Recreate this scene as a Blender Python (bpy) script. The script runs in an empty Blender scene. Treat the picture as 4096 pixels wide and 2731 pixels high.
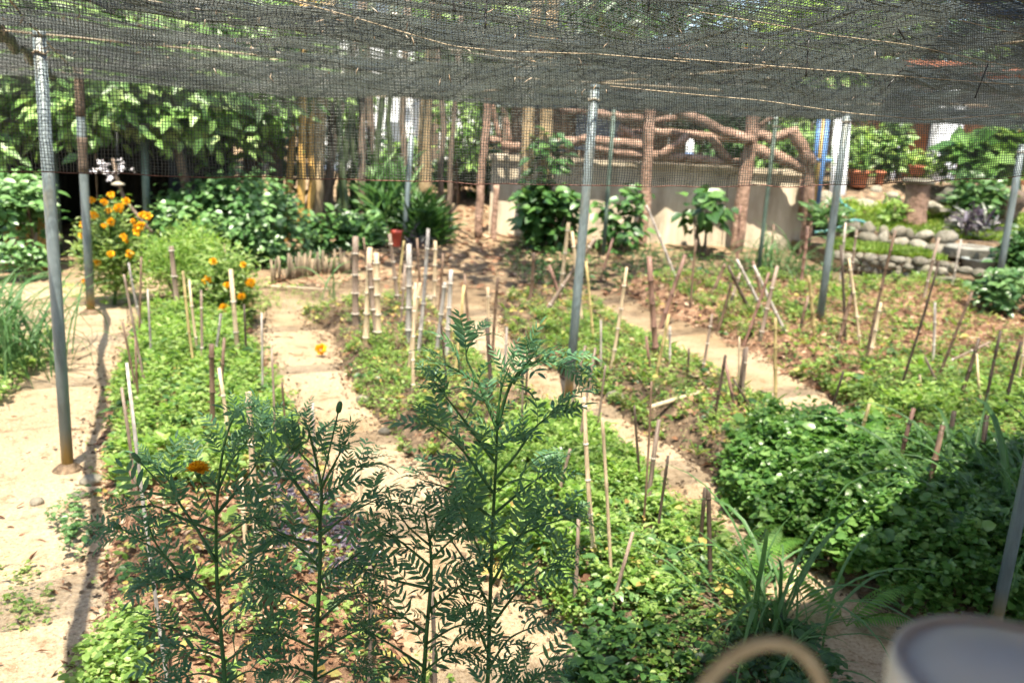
import bpy, math, random
import numpy as np
from mathutils import Vector, Matrix

random.seed(7)
rng = np.random.default_rng(7)
sc = bpy.context.scene
COL = sc.collection

# ------------------------------------------------------------------ camera
FPX = 900.0
PITCH = math.atan(200.0 / FPX)
ROLL = math.radians(3.0)
EYE = np.array((0.0, 0.0, 1.70))
_f = np.array((0, math.cos(PITCH), -math.sin(PITCH)))
_r0 = np.array((1.0, 0, 0))
_u0 = np.array((0, math.sin(PITCH), math.cos(PITCH)))
_r = math.cos(ROLL) * _r0 + math.sin(ROLL) * _u0
_u = -math.sin(ROLL) * _r0 + math.cos(ROLL) * _u0
cam = bpy.data.cameras.new('camera')
camo = bpy.data.objects.new('camera', cam)
COL.objects.link(camo)
cam.sensor_width = 36.0
cam.lens = 36.0 * FPX / 1024.0
cam.clip_start = 0.05
cam.clip_end = 400
cam.dof.use_dof = True
cam.dof.focus_distance = 1.98
cam.dof.aperture_fstop = 4.2
camo.matrix_world = Matrix(((_r[0], _u[0], -_f[0], EYE[0]), (_r[1], _u[1], -_f[1], EYE[1]), (_r[2], _u[2], -_f[2], EYE[2]), (0, 0, 0, 1)))
sc.camera = camo

# ------------------------------------------------------------------ light
SUN_TRAVEL = Vector((-0.04, 0.86, -2.1)).normalized()
w = bpy.data.worlds.new('World')
sc.world = w
w.use_nodes = True
nt = w.node_tree
nt.nodes.clear()
sky = nt.nodes.new('ShaderNodeTexSky')
sky.sky_type = 'NISHITA'
sky.sun_disc = False
sky.sun_elevation = math.asin(-SUN_TRAVEL.z)
sky.sun_rotation = math.atan2(-SUN_TRAVEL.x, -SUN_TRAVEL.y)
sky.dust_density = 1.5
bg = nt.nodes.new('ShaderNodeBackground')
bg.inputs['Strength'].default_value = 0.115
wo = nt.nodes.new('ShaderNodeOutputWorld')
nt.links.new(sky.outputs[0], bg.inputs[0])
nt.links.new(bg.outputs[0], wo.inputs[0])
sl = bpy.data.lights.new('sun', 'SUN')
sl.energy = 4.9
sl.angle = math.radians(0.5)
sl.color = (1.0, 0.92, 0.78)
so = bpy.data.objects.new('sun', sl)
COL.objects.link(so)
so.rotation_euler = SUN_TRAVEL.to_track_quat('-Z', 'Y').to_euler()
so.location = (0, -3, 12)
sc.view_settings.view_transform = 'Standard'
sc.view_settings.look = 'None'
sc.view_settings.gamma = 1.0
sc.view_settings.use_curve_mapping = False
sc.view_settings.exposure = 2.15
sc.cycles.use_denoising = True
sc.cycles.max_bounces = 6
sc.cycles.diffuse_bounces = 3
sc.cycles.glossy_bounces = 2
sc.cycles.transmission_bounces = 3
sc.cycles.use_adaptive_sampling = True
sc.cycles.adaptive_threshold = 0.02

# ------------------------------------------------------------------ places
def zg(y):
    """height of the ground: level garden, then a gentle rise"""
    y = np.asarray(y, float)
    return 0.08 * np.logaddexp(0, (y - 9.0) * 3.0) / 3.0

def ray(px, py):
    d = _f + _r * (px - 512.0) / FPX - _u * (py - 341.0) / FPX
    return d

def G(px, py, dz=0.0):
    """the ground point seen there"""
    d = ray(px, py)
    lo, hi = 0.2, 80.0
    for _ in range(50):
        m = (lo + hi) / 2
        p = EYE + d * m
        if p[2] > float(zg(p[1])) + dz: lo = m
        else: hi = m
    return EYE + d * lo

def P(px, py, Y):
    """the point there at distance Y"""
    d = ray(px, py)
    return EYE + d * (Y / d[1])

def nrm(v):
    v = np.asarray(v, float)
    return v / (np.linalg.norm(v, axis=-1, keepdims=True) + 1e-12)

_ph = rng.uniform(0, 6.28, (12, 2))
_fr = rng.normal(0, 1, (12, 2))
def noise2(x, y, s=1.0):
    """smooth pseudo noise about -1..1"""
    x = np.asarray(x, float) / s; y = np.asarray(y, float) / s
    o = 0
    for k in range(12):
        a = 1.0 + 0.35 * k
        o = o + np.sin(a * (_fr[k, 0] * x + _fr[k, 1] * y) * 2.2 + _ph[k, 0]) / (1 + 0.25 * k)
    return o / 3.2

# ------------------------------------------------------------------ materials
def newmat(name):
    m = bpy.data.materials.new(name)
    m.use_nodes = True
    n = m.node_tree.nodes
    b = n['Principled BSDF']
    return m, n, m.node_tree.links, b

def N(n, t, **kw):
    x = n.new(t)
    for k, v in kw.items():
        if k in x.inputs: x.inputs[k].default_value = v
        else: setattr(x, k, v)
    return x

def ramp(n, stops):
    r = n.new('ShaderNodeValToRGB')
    e = r.color_ramp.elements
    while len(e) < len(stops): e.new(0.5)
    for i, (p, c) in enumerate(stops):
        e[i].position = p
        e[i].color = (*c, 1)
    return r

def mat_noise(name, stops, scale=4, detail=6, rough=0.8, bump=0.3, bscale=None, metallic=0.0, stretch=(1, 1, 1), spec=0.4, bdist=0.02, rnd=0.0):
    m, n, l, b = newmat(name)
    tc = N(n, 'ShaderNodeTexCoord'); mp = N(n, 'ShaderNodeMapping')
    mp.inputs['Scale'].default_value = stretch
    l.new(tc.outputs['Object'], mp.inputs[0])
    no = N(n, 'ShaderNodeTexNoise', Scale=scale, Detail=detail, Roughness=0.65)
    l.new(mp.outputs[0], no.inputs['Vector'])
    r = ramp(n, stops)
    l.new(no.outputs[0], r.inputs[0])
    out = r.outputs[0]
    if rnd:
        oi = N(n, 'ShaderNodeObjectInfo')
        mr = N(n, 'ShaderNodeMapRange'); mr.inputs['To Min'].default_value = 1 - rnd; mr.inputs['To Max'].default_value = 1 + rnd
        l.new(oi.outputs['Random'], mr.inputs[0])
        hs = N(n, 'ShaderNodeHueSaturation'); l.new(mr.outputs[0], hs.inputs['Value']); l.new(out, hs.inputs['Color'])
        out = hs.outputs[0]
    l.new(out, b.inputs['Base Color'])
    b.inputs['Roughness'].default_value = rough
    b.inputs['Metallic'].default_value = metallic
    b.inputs['Specular IOR Level'].default_value = spec
    if bump:
        n2 = N(n, 'ShaderNodeTexNoise', Scale=bscale or scale * 6, Detail=5)
        l.new(mp.outputs[0], n2.inputs['Vector'])
        bp = N(n, 'ShaderNodeBump', Strength=bump, Distance=bdist)
        l.new(n2.outputs[0], bp.inputs['Height'])
        l.new(bp.outputs[0], b.inputs['Normal'])
    return m

def mat_leaf(name, stops, trans=0.35, rough=0.45, spec=0.35, tcol=1.4):
    """each leaf gets its own tone"""
    m, n, l, b = newmat(name)
    ge = N(n, 'ShaderNodeNewGeometry')
    r = ramp(n, stops)
    l.new(ge.outputs['Random Per Island'], r.inputs[0])
    l.new(r.outputs[0], b.inputs['Base Color'])
    b.inputs['Roughness'].default_value = rough
    b.inputs['Specular IOR Level'].default_value = spec
    tr = N(n, 'ShaderNodeBsdfTranslucent')
    hs = N(n, 'ShaderNodeHueSaturation', Value=tcol, Saturation=1.1, Hue=0.49)
    l.new(r.outputs[0], hs.inputs['Color'])
    l.new(hs.outputs[0], tr.inputs[0])
    mx = N(n, 'ShaderNodeMixShader')
    mx.inputs[0].default_value = trans
    l.new(b.outputs[0], mx.inputs[1]); l.new(tr.outputs[0], mx.inputs[2])
    l.new(mx.outputs[0], n['Material Output'].inputs[0])
    return m

M = {}
# rice-hull sand
def mk_sand():
    m, n, l, b = newmat('rice_hull_sand')
    tc = N(n, 'ShaderNodeTexCoord')
    n1 = N(n, 'ShaderNodeTexNoise', Scale=0.9, Detail=5)
    n2 = N(n, 'ShaderNodeTexNoise', Scale=70, Detail=5, Roughness=0.75)
    n3 = N(n, 'ShaderNodeTexNoise', Scale=7, Detail=6, Roughness=0.7)
    mp = N(n, 'ShaderNodeMapping'); mp.inputs['Scale'].default_value = (1, 1, 1)
    for k in (n1, n2, n3): l.new(tc.outputs['Object'], k.inputs['Vector'])
    r1 = ramp(n, [(0.3, (0.31, 0.225, 0.135)), (0.5, (0.43, 0.335, 0.225)), (0.75, (0.52, 0.425, 0.305))])
    l.new(n1.outputs[0], r1.inputs[0])
    r2 = ramp(n, [(0.30, (0.35, 0.28, 0.2)), (0.46, (0.82, 0.78, 0.72)), (0.62, (1.0, 1.0, 0.98)), (0.75, (1.15, 1.13, 1.1))])
    l.new(n2.outputs[0], r2.inputs[0])
    mu = N(n, 'ShaderNodeMix', data_type='RGBA', blend_type='MULTIPLY'); mu.inputs[0].default_value = 1.0
    l.new(r1.outputs[0], mu.inputs[6]); l.new(r2.outputs[0], mu.inputs[7])
    r3 = ramp(n, [(0.32, (0.45, 0.37, 0.27)), (0.47, (1, 1, 1))])
    l.new(n3.outputs[0], r3.inputs[0])
    mu2 = N(n, 'ShaderNodeMix', data_type='RGBA', blend_type='MULTIPLY'); mu2.inputs[0].default_value = 0.7
    l.new(mu.outputs[2], mu2.inputs[6]); l.new(r3.outputs[0], mu2.inputs[7])
    # the back of the garden is bare earth under leaf litter
    sp = N(n, 'ShaderNodeSeparateXYZ'); l.new(tc.outputs['Object'], sp.inputs[0])
    n4 = N(n, 'ShaderNodeTexNoise', Scale=1.6, Detail=7, Roughness=0.7); l.new(tc.outputs['Object'], n4.inputs['Vector'])
    ma = N(n, 'ShaderNodeMath', operation='MULTIPLY_ADD'); l.new(n4.outputs[0], ma.inputs[0]); ma.inputs[1].default_value = 5.0; l.new(sp.outputs[1], ma.inputs[2])
    mr = N(n, 'ShaderNodeMapRange'); mr.inputs['From Min'].default_value = 10.6; mr.inputs['From Max'].default_value = 12.2
    l.new(ma.outputs[0], mr.inputs[0])
    r4 = ramp(n, [(0.3, (0.06, 0.042, 0.028)), (0.5, (0.15, 0.105, 0.062)), (0.7, (0.28, 0.205, 0.12))])
    n5 = N(n, 'ShaderNodeTexNoise', Scale=6, Detail=8, Roughness=0.75); l.new(tc.outputs['Object'], n5.inputs['Vector'])
    l.new(n5.outputs[0], r4.inputs[0])
    mu3 = N(n, 'ShaderNodeMix', data_type='RGBA'); l.new(mr.outputs[0], mu3.inputs[0])
    l.new(mu2.outputs[2], mu3.inputs[6]); l.new(r4.outputs[0], mu3.inputs[7])
    l.new(mu3.outputs[2], b.inputs['Base Color'])
    b.inputs['Roughness'].default_value = 0.95
    b.inputs['Specular IOR Level'].default_value = 0.15
    bp = N(n, 'ShaderNodeBump', Strength=0.75, Distance=0.012)
    l.new(n2.outputs[0], bp.inputs['Height'])
    bp2 = N(n, 'ShaderNodeBump', Strength=0.5, Distance=0.04)
    l.new(n3.outputs[0], bp2.inputs['Height']); l.new(bp.outputs[0], bp2.inputs['Normal'])
    l.new(bp2.outputs[0], b.inputs['Normal'])
    return m
M['sand'] = mk_sand()
M['soil'] = mat_noise('dark_garden_soil', [(0.3, (0.045, 0.032, 0.022)), (0.5, (0.12, 0.085, 0.055)), (0.68, (0.27, 0.19, 0.12))], scale=7, rough=0.95, bump=0.9, bscale=28, bdist=0.05, spec=0.1)
M['mulch'] = mat_noise('reddish_mulch', [(0.3, (0.07, 0.04, 0.026)), (0.5, (0.20, 0.115, 0.07)), (0.7, (0.38, 0.25, 0.16))], scale=9, rough=0.95, bump=0.9, bscale=34, bdist=0.05, spec=0.1)
M['bed'] = mat_leaf('fresh_green_leaves', [(0.0, (0.085, 0.165, 0.03)), (0.45, (0.18, 0.29, 0.065)), (0.8, (0.27, 0.375, 0.11)), (1.0, (0.36, 0.45, 0.17))], trans=0.42, rough=0.42, spec=0.45, tcol=1.8)
M['bed2'] = mat_leaf('small_weed_leaves', [(0.0, (0.07, 0.145, 0.025)), (0.5, (0.18, 0.275, 0.065)), (1.0, (0.31, 0.39, 0.14))], trans=0.42, rough=0.42, spec=0.45, tcol=1.8)
M['gloss'] = mat_leaf('glossy_green_leaves', [(0.0, (0.045, 0.12, 0.024)), (0.5, (0.10, 0.215, 0.045)), (1.0, (0.19, 0.32, 0.09))], trans=0.4, rough=0.34, spec=0.5)
M['purple'] = mat_leaf('purple_leaves', [(0.0, (0.045, 0.032, 0.045)), (0.5, (0.11, 0.085, 0.115)), (0.85, (0.10, 0.13, 0.07)), (1.0, (0.24, 0.21, 0.27))], trans=0.2, rough=0.3, spec=0.55)
M['litter'] = mat_leaf('dry_brown_leaves', [(0.0, (0.09, 0.045, 0.028)), (0.4, (0.20, 0.105, 0.06)), (0.75, (0.33, 0.20, 0.12)), (1.0, (0.50, 0.38, 0.26))], trans=0.12, rough=0.8, spec=0.15, tcol=1.1)
M['drape'] = mat_leaf('drooping_tree_leaves', [(0.0, (0.06, 0.13, 0.03)), (0.5, (0.13, 0.235, 0.055)), (0.85, (0.21, 0.32, 0.09)), (1.0, (0.30, 0.39, 0.15))], trans=0.35, rough=0.4, spec=0.45)
M['bush'] = mat_leaf('bush_leaves', [(0.0, (0.035, 0.095, 0.025)), (0.5, (0.085, 0.175, 0.05)), (1.0, (0.16, 0.27, 0.10))], trans=0.3, rough=0.35, spec=0.5)
M['dark'] = mat_leaf('deep_green_leaves', [(0.0, (0.018, 0.052, 0.014)), (0.5, (0.04, 0.105, 0.024)), (1.0, (0.085, 0.17, 0.04))], trans=0.3, rough=0.4, spec=0.45)
M['forest'] = mat_leaf('woodland_leaves', [(0.0, (0.02, 0.055, 0.012)), (0.5, (0.055, 0.12, 0.025)), (0.85, (0.10, 0.18, 0.04)), (1.0, (0.17, 0.24, 0.07))], trans=0.35, rough=0.45)
M['wisp'] = mat_leaf('feathery_yellow_green_leaves', [(0.0, (0.10, 0.20, 0.03)), (0.5, (0.17, 0.29, 0.05)), (1.0, (0.32, 0.42, 0.13))], trans=0.45, tcol=1.7)
M['mari'] = mat_leaf('marigold_leaves', [(0.0, (0.055, 0.145, 0.072)), (0.5, (0.085, 0.19, 0.092)), (1.0, (0.12, 0.24, 0.095))], trans=0.35, rough=0.45, spec=0.5, tcol=1.5)
M['maristem'] = mat_noise('marigold_stem', [(0.3, (0.022, 0.075, 0.02)), (0.7, (0.05, 0.12, 0.03))], scale=30, rough=0.5, bump=0.1)
M['blade'] = mat_leaf('lemongrass_blades', [(0.0, (0.04, 0.10, 0.03)), (0.6, (0.075, 0.16, 0.05)), (1.0, (0.14, 0.23, 0.085))], trans=0.3, rough=0.5, spec=0.35)
M['fern'] = mat_leaf('fern_pinnae', [(0.0, (0.06, 0.17, 0.025)), (1.0, (0.14, 0.28, 0.05))], trans=0.4)
M['orange'] = mat_leaf('orange_petals', [(0.0, (0.82, 0.38, 0.008)), (0.5, (0.90, 0.50, 0.02)), (1.0, (0.93, 0.58, 0.04))], trans=0.2, rough=0.6, spec=0.2, tcol=1.0)
M['white_petal'] = mat_leaf('white_petals', [(0.0, (0.62, 0.58, 0.62)), (1.0, (0.8, 0.78, 0.8))], trans=0.2, tcol=1.0)
M['yellowed'] = mat_leaf('yellowed_leaves', [(0.0, (0.20, 0.12, 0.05)), (0.4, (0.38, 0.28, 0.08)), (0.8, (0.42, 0.38, 0.12)), (1.0, (0.30, 0.34, 0.10))], trans=0.3, rough=0.6, spec=0.25)
M['crumb'] = mat_leaf('soil_crumbs', [(0.0, (0.05, 0.035, 0.025)), (0.5, (0.14, 0.10, 0.065)), (1.0, (0.32, 0.24, 0.16))], trans=0.0, rough=0.95, spec=0.1)
M['lawn'] = mat_leaf('lawn_blades', [(0.0, (0.10, 0.19, 0.025)), (0.5, (0.18, 0.29, 0.04)), (1.0, (0.30, 0.38, 0.09))], trans=0.3)

def mk_bamboo():
    m, n, l, b = newmat('weathered_bamboo')
    oi = N(n, 'ShaderNodeObjectInfo')
    tc = N(n, 'ShaderNodeTexCoord'); mp = N(n, 'ShaderNodeMapping'); mp.inputs['Scale'].default_value = (60, 60, 4)
    l.new(tc.outputs['Object'], mp.inputs[0])
    no = N(n, 'ShaderNodeTexNoise', Scale=1.0, Detail=6, Roughness=0.7); l.new(mp.outputs[0], no.inputs['Vector'])
    r = ramp(n, [(0.3, (0.45, 0.40, 0.36)), (0.55, (1, 1, 1)), (0.75, (1.25, 1.22, 1.15))])
    l.new(no.outputs[0], r.inputs[0])
    mu = N(n, 'ShaderNodeMix', data_type='RGBA', blend_type='MULTIPLY'); mu.inputs[0].default_value = 1
    l.new(oi.outputs['Color'], mu.inputs[6]); l.new(r.outputs[0], mu.inputs[7])
    l.new(mu.outputs[2], b.inputs['Base Color'])
    b.inputs['Roughness'].default_value = 0.55
    b.inputs['Specular IOR Level'].default_value = 0.35
    bp = N(n, 'ShaderNodeBump', Strength=0.3, Distance=0.004); l.new(no.outputs[0], bp.inputs['Height']); l.new(bp.outputs[0], b.inputs['Normal'])
    return m
M['bamboo'] = mk_bamboo()
M['node'] = mat_noise('pale_bamboo_node', [(0.3, (0.42, 0.36, 0.28)), (0.7, (0.7, 0.65, 0.56))], scale=40, rough=0.6, bump=0)

def mk_pole():
    m, n, l, b = newmat('galvanised_pipe')
    tc = N(n, 'ShaderNodeTexCoord'); mp = N(n, 'ShaderNodeMapping'); mp.inputs['Scale'].default_value = (14, 14, 2.2)
    l.new(tc.outputs['Object'], mp.inputs[0])
    no = N(n, 'ShaderNodeTexNoise', Scale=1.0, Detail=7, Roughness=0.7); l.new(mp.outputs[0], no.inputs['Vector'])
    r = ramp(n, [(0.25, (0.065, 0.08, 0.08)), (0.45, (0.13, 0.165, 0.17)), (0.75, (0.23, 0.27, 0.275))])
    l.new(no.outputs[0], r.inputs[0])
    no2 = N(n, 'ShaderNodeTexNoise', Scale=0.8, Detail=5, Roughness=0.6); l.new(mp.outputs[0], no2.inputs['Vector'])
    r2 = ramp(n, [(0.56, (0, 0, 0)), (0.68, (1, 1, 1))]); l.new(no2.outputs[0], r2.inputs[0])
    sp = N(n, 'ShaderNodeSeparateXYZ'); l.new(tc.outputs['Object'], sp.inputs[0])
    mr = N(n, 'ShaderNodeMapRange'); mr.inputs['From Min'].default_value = 0.22; mr.inputs['From Max'].default_value = 0.05
    l.new(sp.outputs[2], mr.inputs[0])
    ad = N(n, 'ShaderNodeMath', operation='MULTIPLY_ADD'); l.new(r2.outputs[0], ad.inputs[0]); ad.inputs[1].default_value = 0.45; l.new(mr.outputs[0], ad.inputs[2]); ad.use_clamp = True
    mu = N(n, 'ShaderNodeMix', data_type='RGBA'); l.new(ad.outputs[0], mu.inputs[0])
    l.new(r.outputs[0], mu.inputs[6]); mu.inputs[7].default_value = (0.30, 0.21, 0.07, 1)
    l.new(mu.outputs[2], b.inputs['Base Color'])
    b.inputs['Metallic'].default_value = 0.25
    b.inputs['Roughness'].default_value = 0.5
    return m
M['pole'] = mk_pole()
M['rustpipe'] = mat_noise('rusty_pipe', [(0.4, (0.16, 0.08, 0.05)), (0.6, (0.30, 0.33, 0.36))], scale=3, rough=0.7)
M['darkpipe'] = mat_noise('dark_green_pipe', [(0.3, (0.03, 0.05, 0.04)), (0.7, (0.09, 0.13, 0.10))], scale=6, rough=0.6)
M['net'] = mat_noise('black_net_thread', [(0.3, (0.014, 0.017, 0.014)), (0.7, (0.046, 0.054, 0.042))], scale=3, rough=0.4, bump=0, spec=0.5)
M['hem'] = mat_noise('reddish_hem_cord', [(0.3, (0.06, 0.03, 0.025)), (0.7, (0.16, 0.07, 0.05))], scale=20, rough=0.8, bump=0)
M['rope'] = mat_noise('pale_rope', [(0.3, (0.26, 0.21, 0.14)), (0.7, (0.44, 0.37, 0.27))], scale=90, rough=0.9, bump=0.4)
M['black'] = mat_noise('black_plastic', [(0.3, (0.008, 0.008, 0.009)), (0.7, (0.02, 0.02, 0.02))], scale=10, rough=0.4, bump=0)
M['straw'] = mat_leaf('straw_bits', [(0.0, (0.35, 0.25, 0.16)), (1.0, (0.75, 0.66, 0.55))], trans=0.3, rough=0.8, tcol=1.0)
M['bark'] = mat_noise('grey_brown_bark', [(0.3, (0.05, 0.035, 0.025)), (0.55, (0.15, 0.11, 0.08)), (0.75, (0.27, 0.21, 0.15))], scale=9, stretch=(3, 3, 0.6), rough=0.9, bump=0.8)
M['bark2'] = mat_noise('tan_bark', [(0.3, (0.15, 0.10, 0.05)), (0.6, (0.33, 0.24, 0.13)), (0.8, (0.44, 0.34, 0.2))], scale=6, stretch=(3, 3, 0.8), rough=0.85, bump=0.5)
M['culm'] = mat_noise('dark_green_culm', [(0.3, (0.015, 0.03, 0.012)), (0.7, (0.055, 0.075, 0.03))], scale=5, stretch=(3, 3, 0.6), rough=0.5, bump=0.2)
M['ycane'] = mat_noise('yellow_cane', [(0.3, (0.25, 0.14, 0.04)), (0.7, (0.45, 0.28, 0.085))], scale=5, rough=0.45, bump=0.1)
M['log'] = mat_noise('reddish_brown_log', [(0.28, (0.055, 0.035, 0.024)), (0.45, (0.19, 0.115, 0.078)), (0.6, (0.28, 0.18, 0.13)), (0.78, (0.42, 0.31, 0.235))], scale=9, detail=9, rough=0.9, bump=1.0, bscale=30, bdist=0.03)
M['concrete'] = mat_noise('stained_concrete', [(0.28, (0.13, 0.105, 0.075)), (0.45, (0.36, 0.30, 0.215)), (0.7, (0.52, 0.45, 0.34))], scale=1.8, stretch=(2.4, 2.4, 0.5), rough=0.9, bump=0.3, bscale=30)
M['stone'] = mat_noise('river_stone', [(0.3, (0.05, 0.06, 0.03)), (0.42, (0.13, 0.12, 0.085)), (0.58, (0.19, 0.17, 0.13)), (0.78, (0.30, 0.275, 0.23))], scale=6, detail=8, rough=0.9, bump=0.9, rnd=0.35)
M['palestone'] = mat_noise('pale_stone', [(0.3, (0.08, 0.085, 0.045)), (0.45, (0.18, 0.165, 0.125)), (0.75, (0.35, 0.32, 0.26))], scale=7, detail=8, rough=0.9, bump=0.9, rnd=0.25)
M['terra'] = mat_noise('terracotta', [(0.3, (0.32, 0.10, 0.05)), (0.7, (0.50, 0.19, 0.10))], scale=5, rough=0.8, bump=0.1)
M['redpot'] = mat_noise('red_plastic_pot', [(0.3, (0.38, 0.05, 0.03)), (0.7, (0.5, 0.09, 0.05))], scale=5, rough=0.5, bump=0)
M['terrawall'] = mat_noise('terracotta_wall', [(0.3, (0.30, 0.10, 0.035)), (0.7, (0.47, 0.19, 0.07))], scale=1.5, rough=0.85, bump=0.2)
M['whitewall'] = mat_noise('white_wall', [(0.3, (0.62, 0.64, 0.66)), (0.7, (0.80, 0.82, 0.83))], scale=0.8, rough=0.8, bump=0.1)
M['blue'] = mat_noise('blue_pipe', [(0.3, (0.05, 0.13, 0.30)), (0.7, (0.09, 0.20, 0.40))], scale=4, rough=0.5, bump=0)
M['teal'] = mat_noise('teal_hose', [(0.3, (0.05, 0.17, 0.17)), (0.7, (0.09, 0.26, 0.25))], scale=8, rough=0.45, bump=0)
M['yellowpipe'] = mat_noise('ochre_pipe', [(0.3, (0.30, 0.20, 0.05)), (0.7, (0.45, 0.32, 0.10))], scale=5, rough=0.6, bump=0.1)
M['tyre'] = mat_noise('painted_tyre', [(0.3, (0.12, 0.12, 0.10)), (0.7, (0.27, 0.265, 0.225))], scale=6, rough=0.8, bump=0.3)
M['tub'] = mat_noise('pale_tub', [(0.3, (0.16, 0.18, 0.175)), (0.7, (0.27, 0.29, 0.28))], scale=4, rough=0.5, bump=0)
M['whiteplastic'] = mat_noise('white_plastic', [(0.3, (0.66, 0.66, 0.65)), (0.6, (0.76, 0.76, 0.755)), (0.8, (0.80, 0.80, 0.79))], scale=9, rough=0.38, bump=0)
M['jute'] = mat_noise('jute_handle', [(0.3, (0.36, 0.28, 0.17)), (0.7, (0.55, 0.45, 0.30))], scale=70, rough=0.95, bump=0.5)
M['wood'] = mat_noise('old_wood', [(0.3, (0.10, 0.065, 0.04)), (0.7, (0.26, 0.18, 0.11))], scale=4, stretch=(6, 1, 1), rough=0.85, bump=0.3)
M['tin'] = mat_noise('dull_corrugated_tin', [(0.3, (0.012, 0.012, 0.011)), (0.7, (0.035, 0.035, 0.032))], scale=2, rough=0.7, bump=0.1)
M['grey'] = mat_noise('grey_metal_box', [(0.3, (0.08, 0.09, 0.10)), (0.7, (0.14, 0.16, 0.18))], scale=4, rough=0.6, bump=0)
M['picket'] = mat_noise('mossy_bamboo_picket', [(0.3, (0.05, 0.042, 0.026)), (0.5, (0.13, 0.10, 0.065)), (0.75, (0.27, 0.20, 0.13))], scale=5, stretch=(4, 4, 1), rough=0.85, bump=0.3, rnd=0.3)

# ------------------------------------------------------------------ mesh helpers
def tag(o, label=None, cat=None, group=None, kind=None):
    if label: o['label'] = label
    if cat: o['category'] = cat
    if group: o['group'] = group
    if kind: o['kind'] = kind
    return o

def link(o, parent=None):
    COL.objects.link(o)
    if parent is not None: o.parent = parent
    return o

def empty(name, loc=(0, 0, 0)):
    o = bpy.data.objects.new(name, None)
    o.location = [float(x) for x in loc]
    o.empty_display_size = 0.1
    return link(o)

def mesh_of(name, V, F, smooth=True):
    """F: list of faces or (n,k) array"""
    me = bpy.data.meshes.new(name)
    V = np.asarray(V, np.float32)
    if isinstance(F, np.ndarray):
        k = F.shape[1]
        me.vertices.add(len(V)); me.vertices.foreach_set('co', V.ravel())
        me.loops.add(F.size); me.loops.foreach_set('vertex_index', F.astype(np.int32).ravel())
        me.polygons.add(len(F))
        me.polygons.foreach_set('loop_start', np.arange(0, F.size, k, dtype=np.int32))
        me.polygons.foreach_set('loop_total', np.full(len(F), k, np.int32))
        me.update(calc_edges=True)
    else:
        me.from_pydata(V.tolist(), [], [list(f) for f in F])
        me.update()
    if smooth:
        me.polygons.foreach_set('use_smooth', np.ones(len(me.polygons), bool))
    return me

def put(name, me, mat, parent=None, loc=None):
    o = bpy.data.objects.new(name, me)
    if mat is not None and len(me.materials) == 0:
        me.materials.append(M[mat] if isinstance(mat, str) else mat)
    if loc is not None: o.location = [float(x) for x in loc]
    return link(o, parent)

def local(o_parent, V):
    return np.asarray(V, float) - np.array(o_parent.location)

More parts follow.
